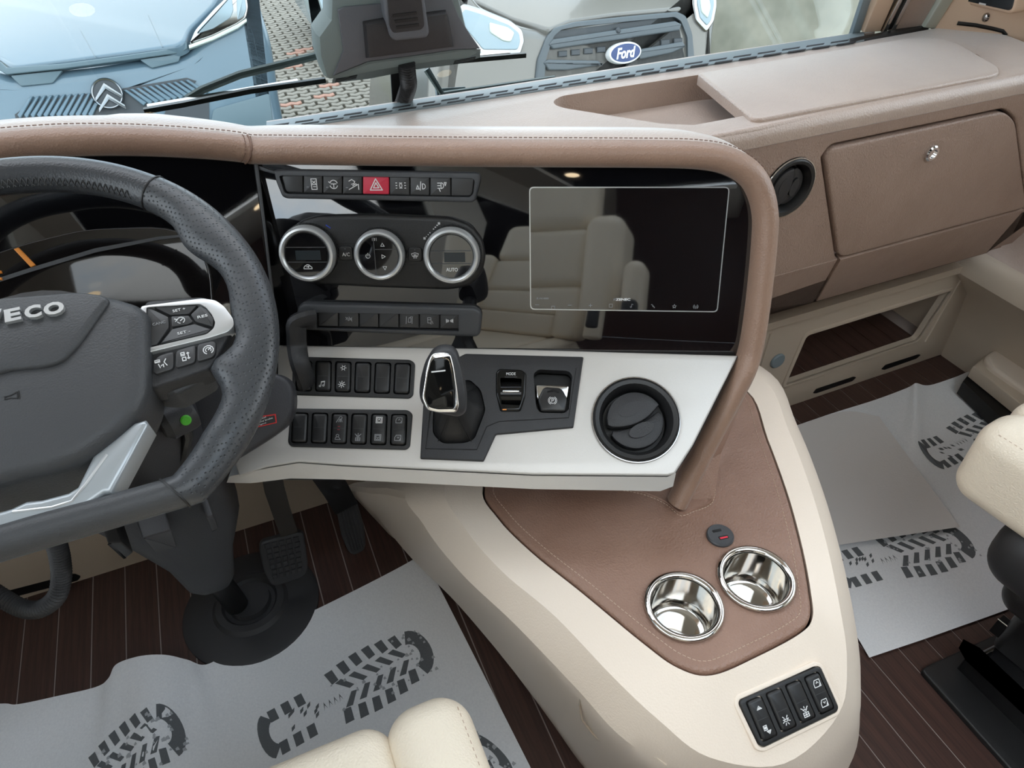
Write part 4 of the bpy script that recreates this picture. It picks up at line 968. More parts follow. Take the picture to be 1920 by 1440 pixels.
def rimpart(name, d0, d1, mt, grow=0):
    n = int(abs(d1-d0)/2.5); return build(MB().loft([rimring(d0+(d1-d0)*k/n, grow) for k in range(n+1)]), name, mt, SW, 60)
top = rimpart('rim_top', 47, 133, 'wheel_leather'); g1 = rimpart('grip', -59, 47, 'wheel_perf', .0004); g2_ = rimpart('grip', 133, 239, 'wheel_perf', .0004)
bot = rimpart('rim_bottom', 239, 301, 'hub')
for d in (47, -59, 133, 239):
    build(MB().tube(rimring(d, .0004, 20), .0011, 6, loop=True), 'rim_seam', 'black_deep', SW)
# cross stitching on the inner side of the rim
mb = MB()
for k in range(46):
    d = 52+k*76/46
    for s_ in (1, -1):
        a_ = W.w((RO-2*MR+.0035)*cos(radians(d)), (RO-2*MR+.0035)*sin(radians(d)), .0105-.000); 
        b_ = W.w((RO-2*MR+.0002)*cos(radians(d+s_*1.1)), (RO-2*MR+.0002)*sin(radians(d+s_*1.1)), .0035); mb.tube([a_, b_], .0007, 4)
o = build(mb, 'stitching', 'button_grey', top, 0); o['kind'] = 'stuff'
def mir(half):
    """full outline from the right half, mirrored on the wheel's own axis"""
    return half+[(-a, b) for a, b in half[::-1] if a > .0005]
HB = .018
hr = [(0, W.l(25, 546, HB)[1])]+W.p([(140, 540), (205, 547), (255, 562), (276, 580), (276, 660), (273, 728), (255, 768), (215, 812), (160, 852), (105, 876)], HB)+[(0, W.l(25, 893, HB)[1])]
hub = build(MB().prism(W, rp(mir(hr), .008), -.035, HB, .014, 5), 'hub', 'hub', SW, 50)
cr = [(0, W.l(25, 556, HB)[1])]+W.p([(150, 550), (196, 556), (208, 566), (148, 652), (118, 682), (90, 690)], HB)+[(0, W.l(25, 695, HB)[1])]
crest = build(MB().prism(W, rp(mir(cr), .008), .01, HB+.004, .004, 3), 'hub_crest', 'hub', hub, 50)
for ch, px, py, wpx in (('I', -29, 601, 9), ('V', -5, 597, 27), ('E', 27, 594, 31), ('C', 65, 588, 32), ('O', 104, 582, 39)):
    text_obj(ch, W, *W.l(px, py, HB+.004), .0125, 'silver_trim', hub, 'letter', width=W.l(px+wpx/2, py, HB)[0]-W.l(px-wpx/2, py, HB)[0], depth=HB+.0075, bold=.045)
icon('horn', W, *W.l(25, 743, HB), .0125, hub, z=HB, matn='black_deep')
# right spoke: silver surround, five cruise buttons, three lower buttons
def C2(x, y): return (220+x/5.538, 520+y/5.538)
def spoke(sx):
    def T(pts, h): return [(a*sx, b) for a, b in W.p([C2(*p) for p in pts], h)]
    base = prism('spoke', 'black_soft', W, rp(T([(280, 250), (900, 200), (1130, 330), (1200, 560), (1120, 720), (1010, 900), (960, 960), (380, 1165), (280, 1140)], .0), .006), -.022, .002, .004, SW)
    so = T([(240, 296), (880, 215), (1020, 235), (1110, 300), (1205, 430), (1215, 500), (1150, 565), (960, 625), (240, 800)], .007)
    si2 = T([(300, 309), (860, 275), (920, 310), (985, 390), (1018, 470), (1000, 530), (930, 590), (300, 738)], .007)
    prism('spoke_trim', 'silver_trim', W, rp(so, .003, 3), -.004, .007, .0008, base, seg=2, holes=[rp(si2, .002, 3)])
    B = {'SET+': [(365, 305), (840, 280), (745, 380), (548, 393)], 'RES': [(857, 287), (940, 330), (1006, 430), (995, 515), (808, 462), (755, 385)],
         'mid': [(552, 400), (742, 390), (790, 460), (735, 488), (562, 516)], 'SET-': [(565, 532), (800, 478), (978, 537), (925, 583), (435, 696)],
         'CANC': [(304, 314), (350, 318), (533, 408), (538, 520), (412, 698), (304, 722)]}
    for nm, pts in B.items():
        b_ = prism('button', 'button_grey', W, rp(inset(ccw(T(pts, .006)), .0003), .001, 2), -.004, .006, .001, base, seg=2)
        c_ = {'SET+': (640, 338), 'RES': (885, 405), 'mid': (655, 448), 'SET-': (690, 572), 'CANC': (432, 478)}[nm]
        a, b = W.l(*C2(*c_), .006); a *= sx
        if nm == 'mid': icon('cruise', W, a, b, .0095, b_, z=.006, matn=W_)
        else: text_obj({'SET+': 'SET +', 'SET-': 'SET -'}.get(nm, nm), W, a, b, .0026, W_ if nm != 'CANC' else G_, b_, width=.0105 if nm != 'RES' else .0085, depth=.0064)
    for pts, kk in (([(370, 985), (378, 870), (425, 812), (585, 765), (582, 948), (405, 1003)], 'assist'), ([(608, 758), (812, 697), (808, 880), (603, 942)], 'dist'), ([(832, 690), (985, 657), (1022, 680), (1018, 790), (985, 828), (828, 876)], 'limit')):
        b_ = prism('button', 'button_grey', W, rp(T(pts, .005), .003, 3), -.004, .005, .001, base, seg=2)
        cx = sum(p[0] for p in pts)/len(pts); cy = sum(p[1] for p in pts)/len(pts); a, b = W.l(*C2(cx, cy), .005)
        icon(kk, W, a*sx, b, .0100, b_, z=.005, matn=W_)
    prism('spoke_underside', 'hub', W, rp(T([(290, 1130), (400, 1170), (560, 1120), (980, 950), (960, 1010), (620, 1200), (400, 1190)], -.01), .004), -.04, -.012, .004, base)
spoke(1); spoke(-1)
def C3(x, y): return (x/5.144, 780+y/5.144)
vt = W.p([C3(*p) for p in [(620, 960), (800, 890), (1000, 745), (1070, 740), (1430, 75), (1400, 28), (1290, 60), (890, 380), (740, 680), (650, 735), (400, 800)]], .008)
cb = (0, W.l(25, 984, .008)[1]); ct = (0, W.l(25, 945, .008)[1])
full = [cb]+vt+[ct]; fullm = full+[(-a, b) for a, b in vt[::-1]]
lo = prism('lower_spoke', 'silver_spoke', W, fullm, -.015, .008, .004, SW, seg=3)
build(MB().tube([W.w(*W.l(*C3(x, y), .0082), .0078) for x, y in [(120, 925), (500, 880), (690, 820), (830, 650), (1030, 370)]], .0012, 6), 'trim_ridge', 'silver_trim', lo)
sp2 = W.p([(278, 795), (215, 922), (180, 945), (140, 900), (250, 770)], -.01)
# hub back and shaft
build(MB().lathe(W, (0, 0), [(.05, -.09), (.075, -.06), (.085, -.034)], 32), 'hub_back', 'black', SW)

# ------------------------------------------------------------------ steering column and stalks
SC = thing('steering_column', 'dark plastic steering column shroud reaching down to the floor', 'steering column', (-.21, .93, 0))
ax = [(-.202, .64, .85), (-.202, .69, .76), (-.19, .755, .62), (-.186, .795, .50), (-.195, .83, .38), (-.203, .85, .28), (-.205, .857, .245)]
sz = [(.085, .07), (.10, .075), (.092, .07), (.078, .06), (.052, .048), (.040, .036), (.028, .024)]
rings = []
for i, (p, (ra, rb)) in enumerate(zip(ax, sz)):
    p = V(p); t_ = (V(ax[min(i+1, 6)])-V(ax[max(i-1, 0)])).normalized(); a_ = V((1, 0, 0)); b_ = t_.cross(a_).normalized()
    rings.append([p+a_*ra*(abs(cos(q))**.6*(1 if cos(q) > 0 else -1))+b_*rb*(abs(sin(q))**.6*(1 if sin(q) > 0 else -1)) for q in [2*pi*k/28 for k in range(28)]])
sh_ = build(MB().loft(rings), 'shroud', 'column', SC, 50)
build(MB().tube([(-.209, .87, .26), (-.209, .93, .10), (-.209, .952, .03)], .022, 16), 'shaft', 'black_deep', SC)
g = build(MB().lathe(FLAT, (-.185, .955), [(.135, .0005), (.135, .006), (.125, .011), (.075, .014), (.068, .022), (.055, .024), (.050, .018), (.042, .018), (.040, .03)], 48), 'floor_gaiter', 'rubber', SC)
# latch details on the shroud
frS = frame3(HT(345, 985, .80), HT(430, 945, .79), HT(345, 960, .72))
for pts, nm in (([(265, 1003), (320, 988), (330, 1020), (290, 1032)], 'shroud_latch'), ([(385, 965), (398, 960), (408, 985), (396, 992)], 'shroud_rib'), ([(200, 1012), (225, 1010), (248, 1030), (232, 1042)], 'shroud_pocket')):
    prism(nm, 'black_deep' if nm == 'shroud_pocket' else 'column', frS, rp(frS.p(pts), .003), -.03, .004, .002, sh_)
# right-hand panel with ignition and the sticker
RP = frame(HT(470, 770, .83), -8, 40)
rpn = prism('side_panel', 'column', RP, rp(RP.p([(330, 730), (345, 712), (430, 705), (520, 700), (545, 715), (552, 745), (550, 775), (538, 800), (500, 828), (440, 865), (380, 900), (330, 900)]), .012), -.04, 0, .006, SC)
st = prism('warning_sticker', 'red_print', RP, RP.p([(478, 782), (517, 776), (519, 793), (480, 802)], .001), -.001, .0012, 0, rpn)
prism('sticker_field', 'black', RP, RP.p([(478, 784), (515, 778.5), (517, 791.5), (480, 800)], .001), .001, .0015, 0, st)
for i, s_ in enumerate(('wheel', 'hand brake', 'engine')):
    text_obj(s_, RP.at(*RP.l(494, 783.2+i*5.6), 0, 8), .002-.004*(i != 1), 0, .0018, W_, st, width=(.010, .018, .011)[i], depth=.0018)
t = thing('control_stalk', 'short black stalk knob with green dot behind the wheel spoke', 'stalk', HT(345, 780, .72))
sf = frame(HT(342, 780, .715), 20, 25)
build(MB().lathe(Fr(sf.o, sf.v, sf.n, sf.u), (0, 0), [(.012, -.022), (.0175, -.016), (.0175, .006), (.016, .011), (.012, .012)], 28), 'knob', 'black_soft', t)
build(MB().lathe(sf, sf.l(340, 783), [(.0052, -.005), (.0052, .0185), (.004, .0195)], 20), 'green_dot', 'green_lamp', t)
build(MB().tube([HT(345, 790, .75), HT(352, 815, .755), HT(345, 850, .775), HT(325, 880, .80)], (.006, .009), 10), 'stem', 'black', t)
build(MB().tube([HT(342, 770, .76), HT(340, 735, .765), HT(344, 718, .77)], .008, 10), 'stem', 'black_soft', t)
# corrugated hose under the wheel
def hose(name, pts, r, label, step=.0045, mt='black_soft'):
    P = spline(pts, 24); L = 0; rr = []
    for i, p in enumerate(P):
        if i: L += (p-P[i-1]).length
        rr.append(r*(1+.10*sin(L/step*2*pi)))
    # resample finely
    Q = []; R = []; acc = 0; tot = sum((P[i]-P[i-1]).length for i in range(1, len(P))); n = int(tot/step*5); j = 1; s0 = 0
    for k in range(n+1):
        s_ = tot*k/n
        while j < len(P)-1 and s0+(P[j]-P[j-1]).length < s_: s0 += (P[j]-P[j-1]).length; j += 1
        d_ = (P[j]-P[j-1]).length; Q.append(P[j-1].lerp(P[j], max(0, min(1, (s_-s0)/d_ if d_ else 0)))); R.append(r*(1+.13*sin(2*pi*k/5)))
    o = build(MB().tube(Q, R, 12), name, mt, None, 60); return o
o = hose('corrugated_hose', [HT(103, 1010, .78), HT(112, 1045, .80), HT(115, 1085, .82), (HT(105, 1120, .83)), HT(75, 1142, .84), HT(40, 1140, .85), HT(0, 1118, .86), HT(-40, 1090, .87)], .0098, '')
tag(o, 'black corrugated cable hose hanging under the steering wheel', 'hose')
# ------------------------------------------------------------------ pedals
t = thing('brake_pedal', 'brake pedal with square studded rubber pad', 'pedal', HZ(530, 1090, .0))
BP = frame3(HZ(492, 1085, .10), HZ(572, 1060, .10), HZ(520, 1010, .165))
pad = prism('pad', 'rubber', BP, rp(BP.p([(485, 1026), (490, 1015), (560, 996), (570, 1000), (577, 1050), (576, 1072), (566, 1082), (520, 1098), (508, 1096), (494, 1070)]), .008), -.012, .004, .004, t)
for j in range(7):
    for i in range(5):
        f_ = lambda a, b: (lerp(lerp(493, 565, a), lerp(512, 572, a), b), lerp(lerp(1020, 1003, a), lerp(1090, 1072, a), b))
        a0, b0 = (i+.12+(.12 if j % 2 else 0))/5.3, (j+.15)/7.2
        q = [f_(a0, b0), f_(a0+.145, b0), f_(a0+.145, b0+.105), f_(a0, b0+.105)]
        prism('stud', 'rubber', BP, BP.p(q, .006), .003, .0072, .001, pad, seg=1)
build(MB().bar([HZ(543, 1003, .16), HZ(528, 960, .24), HZ(514, 915, .36), HZ(505, 860, .46)], .033, .010, up=(0, -1, .5)), 'arm', 'pedal_metal', t)
build(MB().tube([(-.17, 1.03, .47), (.0, 1.03, .47)], .03, 14), 'pivot', 'black_deep', t)
t = thing('accelerator_pedal', 'narrow accelerator pedal with lengthwise ribs', 'pedal', HZ(660, 1040, .0))
AP = frame3(HZ(655, 1040, .05), HZ(690, 1030, .05), HZ(650, 950, .14))
pad = prism('pad', 'rubber', AP, rp(AP.p([(631, 958), (634, 950), (664, 937), (670, 940), (682, 985), (686, 1018), (682, 1032), (664, 1041), (654, 1036), (640, 1005)]), .006), -.010, .002, .003, t)
for k in range(6):
    x0, x1 = lerp(638, 664, k/5), lerp(660, 682, k/5); y0, y1 = lerp(956, 944, k/5), lerp(1036, 1026, k/5)
    xm = lerp(642, 675, k/5); 
    build(MB().tube([AP.w(*AP.l(x0, y0, .004), .003), AP.w(*AP.l((x0+x1)/2-4+k*1.2, (y0+y1)/2, .004), .0035), AP.w(*AP.l(x1, y1, .004), .003)], .0022, 6), 'rib', 'rubber', pad)
build(MB().bar([HZ(648, 950, .14), HZ(628, 915, .22), HZ(605, 880, .32)], .05, .014, up=(0, -1, .5)), 'arm', 'black_deep', t)
build(MB().box((-.12, 1.09, .27), (.12, 1.165, .32)), 'mount_bar', 'black_deep', t)
# driver's footwell kick slot
KW = Fr((0, 1.168, 0), (1, 0, 0), (0, 0, 1), (0, -1, 0))
sl = rp(KW.p([(-40, 1122), (140, 1075), (152, 1080), (146, 1088), (-40, 1136)]), .004)
o = prism('trim_10', 'black_deep', KW, sl, -.004, .001, 0); structure(o)
# pale corner under the wheel
structure(build(MB().add([HZ(-60, 1040, .5), HZ(45, 1040, .5), HZ(-60, 1095, .42)], [(0, 1, 2)]), 'trim_11', 'cream')) if 0 else None

# ------------------------------------------------------------------ passenger footwell: cream locker front with open shelf
CB = Fr((1.2, 1.0, 0), (1, 0, 0), (0, 0, 1), (0, -1, 0))
CU = thing('footwell_locker', 'cream footwell locker with open shelf and round button', 'locker', (1.4, 1.0, 0))
hole = rp(CB.p([(1511, 628), (1784, 543), (1721, 638), (1470, 723)]), .012)
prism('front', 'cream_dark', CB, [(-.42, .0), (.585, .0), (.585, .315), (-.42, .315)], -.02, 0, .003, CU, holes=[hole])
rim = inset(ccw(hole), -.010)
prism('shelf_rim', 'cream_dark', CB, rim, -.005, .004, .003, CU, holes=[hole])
for a, b in (((1430, 612), (1840, 494)), ((1815, 500), (1735, 640)), ((1425, 690), (1445, 625))):
    mb = MB().tube([CB.w(*CB.l(*a), .0), CB.w(*CB.l(*b), .0)], .0035, 6); build(mb, 'panel_bead', 'cream_dark', CU)
build(MB().box((.78, .985, .315), (1.785, 1.165, .335)), 'top_ledge', 'cream_dark', CU)
h2 = [CB.w(a, b, -.02) for a, b in ccw(hole)]; zf = min(p.z for p in h2)
build(MB().box((.95, 1.15, zf-.02), (1.785, 1.165, .31)), 'shelf_back', 'cream_dark', CU)
build(MB().box((1.70, 1.02, zf-.02), (1.72, 1.15, .31)), 'shelf_side', 'cream_dark', CU)
sb = build(MB().box((.95, 1.0205, zf-.03), (1.72, 1.15, zf-.004)), 'shelf_floor', 'inlay', CU); fp_ = None
for k in range(12):
    x = .015+PITCH*(15+k); L = V((x+PITCH/2, 1.07, zf-.004))
    if x+PITCH > 1.70: continue
    if fp_ is None: fp_ = build(MB().box((x+.0012, 1.021, zf-.004), (x+PITCH-.0012, 1.149, zf-.002)), 'plank', 'wood', sb, 0, loc=L)
    else: share(fp_, 'plank', sb, L)
for pts in ([(1524, 737), (1530, 729), (1600, 706), (1605, 707), (1598, 714), (1530, 737)], [(1652, 692), (1660, 684), (1722, 664), (1726, 665), (1718, 672), (1658, 693)], [(1450, 763), (1462, 754), (1472, 752), (1464, 759), (1450, 768)]):
    prism('kick_slot', 'black_deep', CB, rp(CB.p(pts), .003), -.002, .0012, 0, CU)
lt = build(MB().lathe(CB, CB.l(1457, 676), [(.021, -.002), (.021, .003), (.018, .006), (.006, .0075)], 28), 'round_button', 'defrost', CU)
# sculpted side panel to the right of it
SD = thing('door_trim', 'cream moulded side panel below the dashboard at far right', 'side panel', (1.74, .7, 0))
rows = []
for j, (y, zz) in enumerate(((1.0, .0), (.95, .0), (.80, .0), (.5, .0), (.2, .0))): pass
prof = [(1.775, 0), (1.77, .12), (1.755, .22), (1.70, .275), (1.66, .315), (1.665, .35), (1.70, .372), (1.785, .378)]
yy = [1.0, .97, .90, .75, .5, .2, -.3]; dx = [.0, -.0, -.0, -.0, -.02, -.02, -.02]
rings = [[V((px_+ (d_ if z_ > .2 else 0), y, z_)) for px_, z_ in prof] for y, d_ in zip(yy, dx)]
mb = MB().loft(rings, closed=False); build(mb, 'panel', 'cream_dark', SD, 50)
up = [[V((1.70, y, .372)), V((1.76, y, .42)), V((1.775, y, .62)), V((1.78, y, .90))] for y in (1.0, .5, -.3)]
build(MB().loft(up, closed=False), 'upper_panel', 'tan', SD, 50)
cn = [HY(px, py, y_) for px, py, y_ in ((1735, 650, .995), (1812, 502, .99), (1850, 520, .97), (1762, 668, .985))]
# flap of the side step
ST = thing('step_cover', 'cream step cover with rounded lid near the passenger seat', 'cover', HZ(1900, 700, .0))
zf2 = .10; FZ = Fr((0, 0, zf2), (1, 0, 0), (0, 1, 0), (0, 0, 1))
prism('body', 'cream_dark', FZ, FZ.p([(1826, 684), (1848, 664), (1860, 662), (1980, 592), (2080, 640), (1980, 806)]), -.04, -.004, .004, ST)
prism('lid', 'cream', FZ, rp(FZ.p([(1842, 672), (1862, 660), (1980, 594), (2080, 640), (1980, 780), (1850, 690)]), .03), -.01, .012, .010, ST)
prism('gap', 'black_deep', FZ, FZ.p([(1840, 664), (1980, 580), (2080, 640), (1980, 840), (1818, 692)]), -.085, -.043, 0, ST)
# ------------------------------------------------------------------ centre console
R0 = [(905, 915, .5), (935, 975, .5), (1000, 1040, .5), (1090, 1112, .5), (1205, 1207, .5), (1272, 1254, .5), (1335, 1267, .5), (1420, 1232, .5), (1498, 1190, .5), (1523, 1160, .5), (1520, 1110, .5), (1505, 1030, .5), (1478, 930, .5), (1440, 825, .5), (1402, 735, .5), (1300, 700, .5), (1100, 760, .5), (960, 830, .5)]
R1 = [(835, 905, .497), (868, 985, .497), (940, 1070, .497), (1040, 1155, .495), (1150, 1270, .485), (1235, 1350, .47), (1330, 1420, .448), (1470, 1432, .43), (1572, 1340, .44), (1588, 1240, .462), (1575, 1140, .485), (1550, 1020, .495), (1518, 910, .497), (1478, 805, .497), (1432, 712, .497), (1310, 670, .497), (1090, 730, .497), (920, 800, .497)]
R2 = [(765, 905, .45), (795, 985, .45), (865, 1075, .45), (965, 1170, .45), (1080, 1290, .43), (1175, 1390, .41), (1320, 1470, .38), (1490, 1472, .37), (1598, 1365, .38), (1612, 1260, .41), (1600, 1150, .44), (1572, 1020, .46), (1537, 905, .46), (1495, 800, .46), (1445, 700, .46), (1310, 650, .45), (1085, 710, .45), (900, 780, .45)]
R3 = [(665, 905, .15), (705, 965, .12), (770, 1045, .10), (860, 1135, .10), (1000, 1300, .14), (1130, 1445, .17), (1330, 1560, .17), (1510, 1530, .17), (1600, 1420, .19), (1612, 1300, .22), (1603, 1200, .25), (1575, 1060, .28), (1540, 930, .30), (1490, 800, .30), (1445, 720, .30), (1300, 640, .3), (1085, 700, .2), (880, 760, .15)]
def ring(R):
    q = [HZ(*p) for p in R]
    for i in (15, 16, 17): q[i].y = min(q[i].y, .90)      # the end hidden under the dashboard
    return spline(q, 6, True)
r0, r1, r2, r3 = ring(R0), ring(R1), ring(R2), ring(R3)
CON = thing('centre_console', 'cream centre console with brown leather top between the seats', 'console', (.42, .5, 0))
cc = V((.45, .55, 0)); N = len(r0)
r0b = [p-V((0, 0, .012)) for p in r0]
r1b = [a.lerp(b, .5)+V((0, 0, .006)) for a, b in zip(r0, r1)]
r12 = [a.lerp(b, .45)+((a-b).normalized()*0)+V((0, 0, .012)) for a, b in zip(r1, r2)]
r4 = [V((lerp(p.x, cc.x, .16), lerp(p.y, cc.y+.15, .10), 0)) for p in r3]
r3b = [a.lerp(b, .5) for a, b in zip(r2, r3)]
r1b = [a.lerp(b, .5)+V((0, 0, .001)) for a, b in zip(r0, r1)]; r1c = [a.lerp(b, .5)+V((0, 0, .002)) for a, b in zip(r1, r2)]; r2c = [a.lerp(b, .25)+V((0, 0, .004)) for a, b in zip(r2, r3)]
mb = MB().loft([r0b, [p+V((0, 0, .001)) for p in r0], r1b, r1, r1c, r2, r2c, r3b, r3, r4], caps=False)
CB_ = build(mb, 'body', 'cream', CON, 22)
# seam of the lower side cover
for pth in ([(1092, 1292, .425), (1087, 1322, .375), (1092, 1350, .335), (1112, 1376, .315), (1150, 1410, .30)], [(1092, 1292, .425), (1130, 1325, .425), (1190, 1385, .415), (1250, 1435, .40)]):
    build(MB().tube([HZ(*p)+V((-.0005, 0, .0005)) for p in pth], .0016, 6), 'cover_seam', 'cream_dark', CB_)
s0 = [HZ(1090, 1292, .30), HZ(1095, 1330, .26), HZ(1130, 1380, .25), HZ(1170, 1425, .25)]
# leather pad with two cup wells
pd = [(p.x, p.y) for p in r0]; pd = inset(ccw(pd), .003)
c1 = HZ(1282, 1137, .506); c2 = HZ(1417, 1085, .506); cu_ = HZ(1350, 1005, .506); CR = .0475
PD = Fr((0, 0, .5), (1, 0, 0), (0, 1, 0), (0, 0, 1))
pad = prism('leather_pad', 'tan_pad', PD, pd, -.02, .005, .006, CON, holes=[ell(c1.x, c1.y, CR-.004, n=40), ell(c2.x, c2.y, CR-.004, n=40)], seg=4)
si_ = inset(pd, .013); stp = [PD.w(a, b, .0052) for a, b in si_]+[PD.w(*si_[0], .0052)]
stitches('stitching', 'thread_light', stp, pad, .006, .004, .00055)
# collar where the brow tube meets the pad
col_ = spline([HZ(px, py, .505) for px, py in [(1150, 912), (1205, 922), (1248, 940), (1275, 961), (1300, 955), (1335, 938), (1342, 900), (1345, 860)]], 5)
build(MB().tube(col_, .0022, 6), 'collar_bead', 'tan_pad', pad); stitches('stitching', 'thread_light', [p+V((-.004, -.005, .002)) for p in col_], pad, .005, .0032, .0006)
prism('side_cover', 'cream', frame3(HZ(1092, 1300, .33), HZ(1240, 1460, .30), HZ(1092, 1300, .20)), [(0, 0), (.22, 0), (.22, -.16), (.02, -.16), (0, -.12)], -.03, .002, .004, CON) if 0 else None
for c_, lab in ((c1, 'polished steel cup holder nearer the driver side'), (c2, 'polished steel cup holder behind the socket with a paper scrap inside')):
    t = thing('cup_holder', lab, 'cup holder', (c_.x, c_.y, .44))
    f_ = Fr((c_.x, c_.y, .505), (1, 0, 0), (0, 1, 0), (0, 0, 1))
    build(MB().lathe(f_, (0, 0), [(CR-.006, -.002), (CR+.001, .0005), (CR+.0025, .003), (CR+.001, .0058), (CR-.003, .0066), (CR-.0065, .0045), (CR-.0075, .0)], 56, cap0=False, cap1=False), 'rim', 'steel', t, 60)
    mb = MB().lathe(f_, (0, 0), [(.026, -.060), (.036, -.060), (.0385, -.057), (.0392, -.05), (CR-.0072, .001)], 56, cap0=True, cap1=False); mb.f = [f[::-1] if len(f) > 4 else f for f in mb.f]
    build(mb, 'cup', 'steel', t, 60)
q = HZ(1404, 1122, .452)
tag(build(MB().prism(Fr((c2.x-.012, c2.y-.018, .4465), V((.8, -.45, 0)), V((.3, .55, .75)).normalized(), V((-.3, -.6, .6))), [(-.011, 0), (.009, 0), (.006, .016), (-.010, .013)], 0, .0004), 'paper_scrap', 'liner_pale', None, 0), 'small white paper scrap lying inside the right cup holder', 'paper')
t = thing('charging_socket', 'round dark grey socket with two charging ports on the console', 'socket', (cu_.x, cu_.y, .505))
f_ = Fr((cu_.x, cu_.y, .505), (1, 0, 0), (0, 1, 0), (0, 0, 1)).at(0, 0, 0, -10)
sk_ = build(MB().lathe(f_, (0, 0), [(.0185, -.002), (.0185, .003), (.017, .0048), (.0158, .0044)], 36), 'body', 'bezel', t)
prism('port', 'black_deep', f_, rp(rect(-.002, .007, .0125, .004), .001), .004, .0049, 0, sk_); prism('port', 'black_deep', f_, rp(rect(.002, -.0055, .0135, .0055), .0008), .004, .0049, 0, sk_)
prism('port_light', 'red_lamp', f_, rect(.002, -.0062, .011, .0026), .0045, .0052, 0, sk_)
# window and light switches on the rear slope
pA, pB, pC = HZ(1345, 1300, .487), HZ(1560, 1260, .470), HZ(1440, 1425, .437)
SF = frame3(pA, pB, pC); 
if SF.n.z < 0: SF = Fr(SF.o, SF.u, -SF.v, -SF.n)
SF = SF.off(.004)
so = SF.p([(1388, 1312), (1530, 1250), (1538, 1252), (1571, 1326), (1568, 1334), (1432, 1400), (1424, 1398), (1386, 1320)])
q4 = SF.p([(1390, 1312), (1534, 1252), (1569, 1330), (1426, 1398)])
cells = row(SF, q4, 4, .09, .05)
rocker_block('rocker_block', 'block of four rocker switches on the rear tip of the cream console', rp(so, .004), cells, SF, 4,
             [[('up', .26, .0085, W_), ('step', -.26, .0115, W_)], [('ceil', -.25, .0115, W_)], [('lampwin', -.25, .0125, W_)], [('win_u', .25, .0105, W_), ('win_d', -.25, .0105, W_)]], '')
o2 = inset(ccw(so), -.006)
o_ = prism('switch_surround', 'cream', SF, rp(o2, .006), -.02, -.0005, .002, CON, holes=[rp(inset(ccw(so), -.0012), .004)])

# ------------------------------------------------------------------ paper floor mats with boot prints
def boot_print(n_seed, MBk, MBs, f, L=.33, flip=1):
    """sole of blocks: f maps sole coordinates (0..1 along heel->toe, -.5..5 across, metres) to the paper"""
    def poly(pts, mb=MBk): 
        base = [f(a, b*flip) for a, b in pts]
        if None in base: return
        mb.add(base, [tuple(range(len(base)))] if True else [])
    wd = lambda s: .040+.012*sin(min(1, max(0, (s-.38)/.5))*pi) if s > .36 else .036
    for k in range(6):                      # edge lugs of the forefoot
        s = .44+k*.078
        for side in (1, -1):
            w_ = wd(s); sk = .018
            poly([((s-.024)*L, side*(w_)), ((s+.024)*L, side*(w_+.001)), ((s+.024+sk*.6)*L, side*(w_-.020)), ((s-.024+sk)*L, side*(w_-.022))])
    for k in range(5):                      # chevrons
        s = .47+k*.08
        for side in (1, -1):
            poly([((s-.02)*L, side*.022), ((s+.018)*L, side*.024), ((s+.07)*L, side*.005), ((s+.04)*L, side*.003)])
    for k in range(3):                      # heel lugs
        s = .10+k*.075
        for side in (1, -1):
            poly([((s-.022)*L, side*.036), ((s+.022)*L, side*.036), ((s+.026)*L, side*.017), ((s-.018)*L, side*.017)])
    hp_ = [(.005+.0*L, -.026)]; 
    arc_o = [((.055-.055*cos(radians(q)))*L*1.0, .036*sin(radians(q))) for q in range(-80, 81, 16)]
    arc_i = [((.10-.045*cos(radians(q)))*L, .020*sin(radians(q))) for q in range(80, -81, -16)]
    poly(arc_o+arc_i)
    to = [((.90+.10*cos(radians(q)))*L, .042*sin(radians(q))) for q in range(-85, 86, 12)]
    ti_ = [((.875+.055*cos(radians(q)))*L, .020*sin(radians(q))) for q in range(85, -86, -12)]
    poly(to+ti_)
    rn = random.Random(n_seed)
    for k in range(9):                      # small marks of the waist
        s = .14+rn.random()*.20; b = (rn.random()-.5)*.026
        poly([((s)*L, b), ((s+.02)*L, b+.003), ((s+.028)*L, b+.009), ((s+.006)*L, b+.006)])
    for k in range(4):
        s = .345+k*.03; poly([(s*L, -.01), ((s+.012)*L, .004), ((s+.022)*L, -.008), ((s+.012)*L, -.001)])
    for k in range(70):                     # worn specks in the toe and lugs
        s = .42+rn.random()*.57; b = (rn.random()-.5)*.085
        if s > .8 or rn.random() < .35:
            e_ = .0016+.002*rn.random(); poly([(s*L-e_, b-e_*.6), (s*L+e_, b-e_*.8), (s*L+e_*.7, b+e_), (s*L-e_*.8, b+e_*.6)], MBs)
